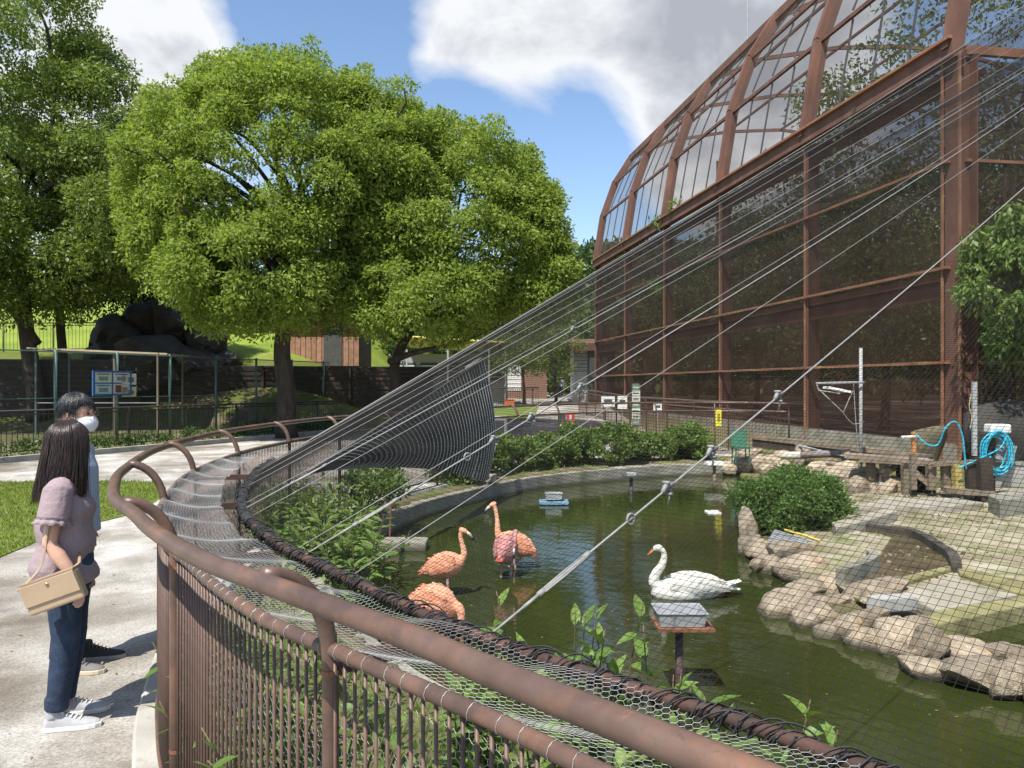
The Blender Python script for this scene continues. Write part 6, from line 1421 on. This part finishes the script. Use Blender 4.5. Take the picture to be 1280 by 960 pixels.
# ---- woman
WO = Vector((-2.305, 3.98, 0)); wa = .32
wom = thing('person', WO, 'woman in mauve blouse and jeans with long dark hair beside the railing', 'person', rz=wa); S = .965
mb = MB()
tor = lerp_rings([(.74, 0, 0, .105, .15), (.84, -.005, 0, .115, .155), (.98, .005, 0, .088, .122), (1.16, .005, 0, .105, .14), (1.27, -.008, 0, .078, .155), (1.315, -.012, 0, .05, .09), (1.35, -.005, 0, .045, .048), (1.41, .005, 0, .045, .046)], 26)
mb.loft([ell((x * S, y, z * S), rx * S, ry * S, 20) for z, x, y, rx, ry in tor])
hc = Vector((.012, 0, 1.487 * S)); hyaw = .75; add_head(mb, hc, hyaw, .96)
for sg in (-1, 1):
    hip = Vector((0, sg * .08, .82 * S)); kn = Vector((.01, sg * .085, .45 * S)); an = Vector((-.035, sg * .085, .085))
    mb.tube([hip, hip.lerp(kn, .5), kn, kn.lerp(an, .35), an, an + Vector((.01, 0, -.05))], [.078, .066, .05, .05, .034, .034], 14)
sh = Vector((-.005, -.165, 1.255 * S)); el = Vector((-.035, -.205, 1.0 * S)); wr_ = Vector((.085, -.225, .815 * S))
mb.tube([sh + Vector((0, .04, 0)), sh, sh.lerp(el, .5), el, el.lerp(wr_, .35), wr_], [.045, .047, .040, .034, .036, .024], 12); add_hand(mb, wr_, (.25, -.12, -.95), (-.55, -.6, 0), (.75, -.3, 0), .95, .55)
sh2 = Vector((0, .165, 1.255 * S)); el2 = Vector((0, .2, 1.0 * S)); w2 = Vector((.03, .2, .8 * S)); mb.tube([sh2 - Vector((0, .04, 0)), sh2, sh2.lerp(el2, .5), el2, el2.lerp(w2, .35), w2], [.045, .047, .040, .034, .036, .024], 12); add_hand(mb, w2, (.3, -.1, -.9), (0, -1, 0), (1, 0, 0), .95, .4)
link('body', fuse(mb, 'woman_body', .0062, 3), skin, wom)
# blouse
mauve = cloth('mauve_cotton', (.285, .215, .23), .1, 1.0); mb = MB()
bl2 = lerp_rings([(.745, -.015, 0, .158, .195), (.85, -.02, 0, .150, .19), (.98, -.012, 0, .136, .175), (1.12, 0, 0, .135, .172), (1.22, -.005, 0, .112, .172), (1.275, -.01, 0, .085, .155), (1.318, -.014, 0, .062, .10), (1.345, -.01, 0, .056, .062)], 30)
mb.loft([ell((x * S + .012 * math.sin(i), y, z * S), rx * S, ry * S, 36, tilt=.10 * max(0, 1 - i / 10), ripple=.035 * max(0, 1 - i / 20), rn=7, ph=i * .06) for i, (z, x, y, rx, ry) in enumerate(bl2)])
for sg, s0, e0 in ((-1, sh, el), (1, sh2, el2)):
    d_ = (e0 - s0); mb.tube([s0 - Vector((0, sg * .05, -.015)), s0 + Vector((0, 0, .005)), s0 + d_ * .3, s0 + d_ * .55], [.062, .070, .074, .076], 16)
bo = link('blouse', fuse(mb, 'blouse', .0075, 3), mauve, wom)
for sg, s0, e0 in ((-1, sh, el), (1, sh2, el2)):   # ruffled cuffs
    d_ = (e0 - s0); a_, b_ = frame(d_); rings = []
    for t, r_, rp in ((.50, .077, 0), (.53, .070, .0), (.56, .074, .06), (.64, .088, .10), (.645, .084, .10), (.56, .069, .05)): rings.append([s0 + d_ * t + (a_ * math.cos(q) + b_ * math.sin(q)) * r_ * (1 + rp * math.sin(11 * q)) for q in np.linspace(0, 2 * math.pi, 44, endpoint=False)])
    MB().loft(rings, caps=False).build('cuff_frill', mauve, bo, smooth=True, local=True)
ring = [Vector((-.008 + .058 * math.cos(q), .066 * math.sin(q), 1.335 * S - .02 * math.cos(q))) for q in np.linspace(0, 2 * math.pi, 25)]; MB().tube(ring, .007, 6, caps=False).build('collar', mauve, bo, smooth=True, local=True)
# jeans
mb = MB(); mb.loft([ell((0, 0, z), rx, ry, 20) for z, rx, ry in ((.70, .11, .15), (.78, .122, .165), (.86, .122, .16), (.90, .11, .15))])
for sg in (-1, 1):
    hip = Vector((0, sg * .08, .80)); kn = Vector((.012, sg * .085, .44)); an = Vector((-.03, sg * .085, .10))
    pts = [hip, hip.lerp(kn, .5), kn, kn.lerp(an, .4), kn.lerp(an, .8), an]; mb.tube(pts, [(.088, .092), (.077, .08), (.063, .065), (.060, .062), (.052, .054), (.052, .054)], 16)
    for z in (.115, .135, .16): mb.tube([Vector((-.03, sg * .085, z - .006)), Vector((-.03, sg * .085, z + .006))], .056, 14)
link('jeans', fuse(mb, 'jeans', .009, 2), denim, wom)
grey_s = plain('sneaker_grey', (.36, .36, .37), .8, .1, 30, .3); wht_s = plain('sole_white', (.66, .65, .62), .7); lace_w = plain('lace_pale', (.6, .6, .6))
shoe(wom, 'shoe', (1, -.05, 0), (-.012, -.088, 0), (grey_s, wht_s, lace_w), .98); shoe(wom, 'shoe', (1, .08, 0), (-.005, .10, 0), (grey_s, wht_s, lace_w), .98)
# long dark hair
hairb = surf('dark_brown_hair', [(.35, (.012, .007, .005)), (.65, (.045, .025, .017))], 40, .32, .35, 60, .004, stretch=(3, 3, .15))
R_ = Matrix.Rotation(hyaw, 3, 'Z')
def hair_pt(a, t, k=1.0):
    """a angle from the face direction, t 0 crown .. 1 tips"""
    if t < .35:
        ph = t / .35 * math.pi * .55; r_ = math.sin(ph); z = math.cos(ph) * .125; x = math.cos(a) * r_ * .112; y = math.sin(a) * r_ * .094
    else:
        u = (t - .35) / .65; ph = math.pi * .55; z = math.cos(ph) * .125 - u * .245; fl = 1 + .2 * u; x = math.cos(a) * .111 * fl - .03 * u; y = math.sin(a) * .093 * fl
    x -= .008; return hc + R_ @ Vector((x * k, y * k, z + .008))
rings = []
for t in np.linspace(.03, 1, 34):
    ring = []
    for q in np.linspace(0, 1, 40, endpoint=False):
        a = q * 2 * math.pi; face = max(0, math.cos(a)); k = 1.0
        p = hair_pt(a, t)
        if t > .24 and face > .55: p = hair_pt(a, min(t, .6), 1 - .62 * min(1, (face - .55) / .2) * min(1, (t - .24) / .08)); p.z = hair_pt(a, t).z
        ring.append(p)
    rings.append(ring)
hm = MB().loft(rings); link('hair', fuse(hm, 'hair', .0065, 2), hairb, wom)
rh = random.Random(2); par = [(rh.uniform(1.0, 2 * math.pi - 1.0), rh.uniform(.93, 1.06), rh.uniform(.80, 1.10), rh.uniform(-.3, .3)) for _ in range(620)]
hair_strands(lambda i, t: hair_pt(par[i][0] + par[i][3] * t * t, .06 + t * (par[i][2] - .06), par[i][1] + .012 + .012 * math.sin(t * 9 + i)), 620, .0026, hairb, wom, 1, 11)
# handbag and strap
bgc = P(68, 739, 3.70); bag = thing('handbag', bgc, 'small beige leather shoulder bag hanging at the woman\'s side', 'bag'); beige = plain('beige_leather', (.42, .31, .20), .5, .08, 6, .15, 40); be2 = plain('beige_edge', (.33, .235, .15), .5)
Rb = Matrix.Rotation(.12, 3, 'Z') @ Matrix.Rotation(-math.radians(19), 3, 'Y') @ Matrix.Rotation(.08, 3, 'X')
bevel(MB().box(bgc, (.262, .06, .15), Rb).build('body', beige, bag), .012, 3); fl = bevel(MB().box(bgc + Rb @ Vector((0, -.034, .022)), (.258, .006, .105), Rb).build('flap', beige, bag), .003)
MB().tube([bgc + Rb @ Vector((.0, -.036, .052)), bgc + Rb @ Vector((0, -.042, .052))], .008, 10).build('clasp', plain('brass', (.6, .45, .2), .3, metallic=.9), fl, smooth=True)
MB().beam(bgc + Rb @ Vector((-.13, 0, .078)), bgc + Rb @ Vector((.13, 0, .078)), .062, .008).build('edge', be2, bag)
stp = catmull([bgc + Rb @ Vector((-.11, -.02, .075)), P(52, 705, 3.74), P(60, 660, 3.745), P(69, 618, 3.77), P(76, 601, 3.83), P(86, 596, 3.93), P(100, 606, 4.08), P(112, 660, 4.10)], .02)
MB().tube(stp, [(.009, .0025)] * len(stp), 8).build('strap', be2, bag, smooth=True)
st2 = [bgc + Rb @ Vector((.115, -.0, .075)), P(99, 703, 3.80), P(100, 690, 3.86)]; MB().tube(st2, [(.008, .003)] * 3, 8).build('strap', be2, bag, smooth=True)

# ---- man
MO = Vector((-2.72, 4.74, 0)); ma = .18; man = thing('person', MO, 'man in pale blue shirt with glasses and white face mask behind the woman', 'person', rz=ma); S = 1.045
mb = MB(); tor = lerp_rings([(.76, 0, 0, .105, .15), (.86, 0, 0, .11, .15), (.98, .0, 0, .10, .14), (1.16, .0, 0, .115, .165), (1.27, -.005, 0, .085, .185), (1.32, -.008, 0, .056, .10), (1.355, 0, 0, .052, .054), (1.41, .01, 0, .052, .053)], 26)
mb.loft([ell((x * S, y, z * S), rx * S, ry * S, 20) for z, x, y, rx, ry in tor]); hm_ = Vector((.03, 0, 1.492 * S)); myaw = -.08; fm = add_head(mb, hm_, myaw, 1.02)
for sg in (-1, 1):
    hip = Vector((0, sg * .085, .82 * S)); kn = Vector((.01, sg * .09, .46 * S)); an = Vector((-.03, sg * .09, .085)); mb.tube([hip, hip.lerp(kn, .5), kn, kn.lerp(an, .35), an, an + Vector((.01, 0, -.05))], [.08, .07, .053, .053, .036, .036], 14)
    s0 = Vector((0, sg * .19, 1.27 * S)); e0 = Vector((-.02, sg * .23, 1.0 * S)); w0 = Vector((.0, sg * .22, .80 * S)); mb.tube([s0 - Vector((0, sg * .04, 0)), s0, s0.lerp(e0, .5), e0, e0.lerp(w0, .35), w0], [.05, .052, .045, .038, .04, .027], 12); add_hand(mb, w0, (.3, 0, -.9), (0, -sg, 0), (1, 0, 0), 1.05, .45)
link('body', fuse(mb, 'man_body', .0062, 3), skin, man)
mb = MB(); bl2 = lerp_rings([(.80, 0, 0, .15, .19), (.90, 0, 0, .145, .185), (1.05, 0, 0, .14, .185), (1.18, 0, 0, .138, .19), (1.26, -.005, 0, .108, .20), (1.30, -.008, 0, .082, .15), (1.335, -.008, 0, .062, .075), (1.36, -.004, 0, .058, .06)], 28)
mb.loft([ell((x * S, y, z * S), rx * S, ry * S, 32, ripple=.025 * max(0, 1 - i / 18), rn=6, ph=i * .1) for i, (z, x, y, rx, ry) in enumerate(bl2)])
for sg in (-1, 1):
    s0 = Vector((0, sg * .19, 1.27 * S)); e0 = Vector((-.02, sg * .23, 1.0 * S)); d_ = e0 - s0; mb.tube([s0 - Vector((0, sg * .05, -.01)), s0, s0 + d_ * .4, s0 + d_ * .8], [.066, .072, .072, .074], 14)
link('shirt', fuse(mb, 'shirt', .0075, 3), cloth('pale_blue_cotton', (.33, .40, .50), .08, .8), man)
mb = MB(); mb.loft([ell((0, 0, z), rx, ry, 20) for z, rx, ry in ((.74, .115, .155), (.83, .125, .165), (.92, .12, .16))])
for sg in (-1, 1):
    hip = Vector((0, sg * .085, .84)); kn = Vector((.012, sg * .09, .47)); an = Vector((-.03, sg * .09, .09)); mb.tube([hip, hip.lerp(kn, .5), kn, kn.lerp(an, .4), an], [(.09, .095), (.082, .084), (.07, .07), (.066, .066), (.062, .062)], 16)
link('jeans', fuse(mb, 'man_jeans', .009, 2), denim, man)
shoe(man, 'shoe', (1, -.1, 0), (.03, -.10, 0), (plain('shoe_taupe', (.14, .13, .125), .8), plain('sole_cream', (.5, .42, .3)), plain('lace_dk', (.06, .05, .05))), 1.06); shoe(man, 'shoe', (1, .1, 0), (.07, .13, 0), (plain('shoe_black', (.018, .017, .018), .7), plain('sole_grey', (.25, .24, .24)), plain('lace_brown', (.2, .14, .1))), 1.06)
blk = surf('black_hair', [(.35, (.006, .006, .007)), (.65, (.02, .02, .023))], 40, .35, .5, 60, .006)
Rm = Matrix.Rotation(myaw, 3, 'Z'); rings = []
for i in range(1, 15):
    ph = math.pi * .60 * i / 14; ring = []
    for k in range(28):
        a = 2 * math.pi * k / 28; f_ = max(0, math.cos(a)); lim = ph if f_ < .35 else min(ph, math.pi * (.40 - .10 * (f_ - .35)))
        if f_ < .35 and abs(math.sin(a)) > .8: lim = min(lim, math.pi * .5)
        r_ = math.sin(lim); nz = .010 * mnoise.noise(Vector((math.cos(a) * 4, math.sin(a) * 4, lim * 5))); ring.append(hm_ + Rm @ Vector((math.cos(a) * r_ * (.113 + nz) - .006, math.sin(a) * r_ * (.093 + nz), math.cos(lim) * (.135 + nz) + .006)))
    rings.append(ring)
link('hair', fuse(MB().loft(rings), 'man_hair', .006, 1), blk, man)
rh = random.Random(3); pr = []
for _ in range(420):
    a = rh.uniform(0, 2 * math.pi); fr = math.cos(a) > .35; pr.append((a, rh.uniform(.02, .3), rh.uniform(.30, .44) if fr else rh.uniform(.36, .60), rh.uniform(.0, .018), rh.uniform(-.25, .25)))
def mh(i, t):
    a, p0, p1, up, dr_ = pr[i]; ph = math.pi * (p0 + (p1 - p0) * t); a2 = a + dr_ * t; k = 1 + .06 + up * 4 * t * (1 - t * .5)
    return hm_ + Rm @ Vector((math.cos(a2) * math.sin(ph) * .108 * k - .006, math.sin(a2) * math.sin(ph) * .089 * k, math.cos(ph) * .128 * k + .006))
hair_strands(mh, 420, .0032, blk, man, 1, 7)
# face mask, straps, glasses
wm = plain('mask_white', (.74, .74, .76), .8, .04, 20, .1); rings = []
for z, wd, pr_ in ((-.012, .050, .006), (-.025, .060, .014), (-.045, .064, .020), (-.065, .062, .018), (-.085, .054, .008), (-.100, .040, -.006)):
    rings.append([fm(.098 * math.cos(a) + pr_ * max(0, math.cos(a)) + .002, wd * 1.22 * math.sin(a) * 1.02, z) for a in np.linspace(-1.25, 1.25, 15)])
vs2 = [p for r_ in rings for p in r_]; mk = MB().add(vs2, [(i * 15 + j, i * 15 + j + 1, (i + 1) * 15 + j + 1, (i + 1) * 15 + j) for i in range(5) for j in range(14)]).build('face_mask', wm, man, smooth=True, local=True); so = mk.modifiers.new('thick', 'SOLIDIFY'); so.thickness = .003
for sg in (-1, 1):
    for z in (-.02, -.085): MB().tube([fm(.035, sg * .074, z), fm(.01, sg * .083, z * .6), fm(-.014, sg * .088, .0)], .0016, 5).build('ear_loop', wm, mk, local=True)
gm = plain('glasses_frame', (.30, .16, .10), .3); gl = MB()
for sg in (-1, 1):
    MB().tube([fm(.104, sg * .034 + .026 * math.cos(q), .012 + .018 * math.sin(q)) for q in np.linspace(0, 2 * math.pi, 19)], .0018, 6).build('glasses_rim', gm, man, smooth=True, local=True)
    MB().tube([fm(.102, sg * .058, .018), fm(.05, sg * .081, .018), fm(-.008, sg * .084, .014)], .0018, 6).build('glasses_temple', gm, man, smooth=True, local=True)
    e_ = MB(); e_.tube([fm(.080, sg * .032, .012), fm(.088, sg * .032, .012), fm(.092, sg * .032, .012)], [.012, .010, .004], 10); e_.build('eye', plain('eye_dark', (.03, .02, .015), .2), man, smooth=True, local=True)
    MB().tube([fm(.094, sg * .012, .040), fm(.097, sg * .032, .045), fm(.088, sg * .052, .038)], [.003, .004, .002], 6).build('eyebrow', blk, man, smooth=True, local=True)
MB().tube([fm(.106, -.010, .014), fm(.109, 0, .017), fm(.106, .010, .014)], .0018, 6).build('glasses_bridge', gm, man, smooth=True, local=True)

# ---- two small figures on the far path
def far_person(label, px, d, rz, shirt, trousers, stride, hat=None):
    p = P(px, 480, d); p.z = ground_z(p.x, p.y); root = thing('person', p, label, 'person', 'walkers on the far path', rz); mb = MB()
    mb.loft([ell((x, 0, z), rx, ry, 12) for z, x, rx, ry in ((.78, 0, .10, .15), (.9, 0, .11, .15), (1.05, 0, .1, .14), (1.22, 0, .11, .165), (1.33, 0, .08, .17), (1.38, 0, .05, .06), (1.45, .01, .05, .05))]); add_head(mb, (.02, 0, 1.55), 0, 1.0)
    for sg in (-1, 1):
        mb.tube([(0, sg * .08, .85), (sg * stride * .5, sg * .085, .46), (sg * stride, sg * .085, .06), (sg * stride + .12, sg * .085, .03)], [.085, .06, .045, .035], 10); w0 = Vector((-sg * stride * .8, sg * .24, .8)); mb.tube([(0, sg * .18, 1.3), (-sg * stride * .3, sg * .22, 1.05), w0], [.05, .042, .03], 10); add_hand(mb, w0, (.1, 0, -1), (0, -sg, 0), (1, 0, 0), 1, .5)
    link('body', fuse(mb, 'walker_body', .011, 2), skin, root); mb = MB(); mb.loft([ell((0, 0, z), rx, ry, 14) for z, rx, ry in ((.80, .135, .175), (1.0, .125, .165), (1.2, .132, .185), (1.32, .1, .185), (1.37, .065, .08))])
    for sg in (-1, 1): mb.tube([(0, sg * .16, 1.31), (-sg * stride * .2, sg * .215, 1.12)], [.068, .064], 10)
    link('shirt', fuse(mb, 'walker_shirt', .012, 2), shirt, root); mb = MB(); mb.loft([ell((0, 0, z), .125, .165, 14) for z in (.74, .86)])
    for sg in (-1, 1): mb.tube([(0, sg * .08, .82), (sg * stride * .5, sg * .085, .46), (sg * stride, sg * .085, .1)], [.098, .075, .065], 10)
    link('trousers', fuse(mb, 'walker_trousers', .012, 2), trousers, root); hr_ = MB().loft([ell((.005, 0, 1.55 + .125 * math.cos(q)), .112 * math.sin(q), .094 * math.sin(q), 14) for q in np.linspace(.1, 1.5, 8)]).build('hair', blk, root, smooth=True, local=True)
    for sg in (-1, 1): shoe(root, 'shoe', (1, 0, 0), (sg * stride + .02, sg * .085, 0), (M['dgrey'], M['grey'], M['white']), 1.0)
far_person('small figure in white shirt and dark trousers walking on the far path', 685, 66, 2.6, M['white'], M['dgrey'], .17)
far_person('small figure in pale blue shirt standing on the far path', 701, 62, -1.4, plain('walker_blue', (.35, .42, .6)), plain('walker_navy', (.03, .04, .1)), .06)
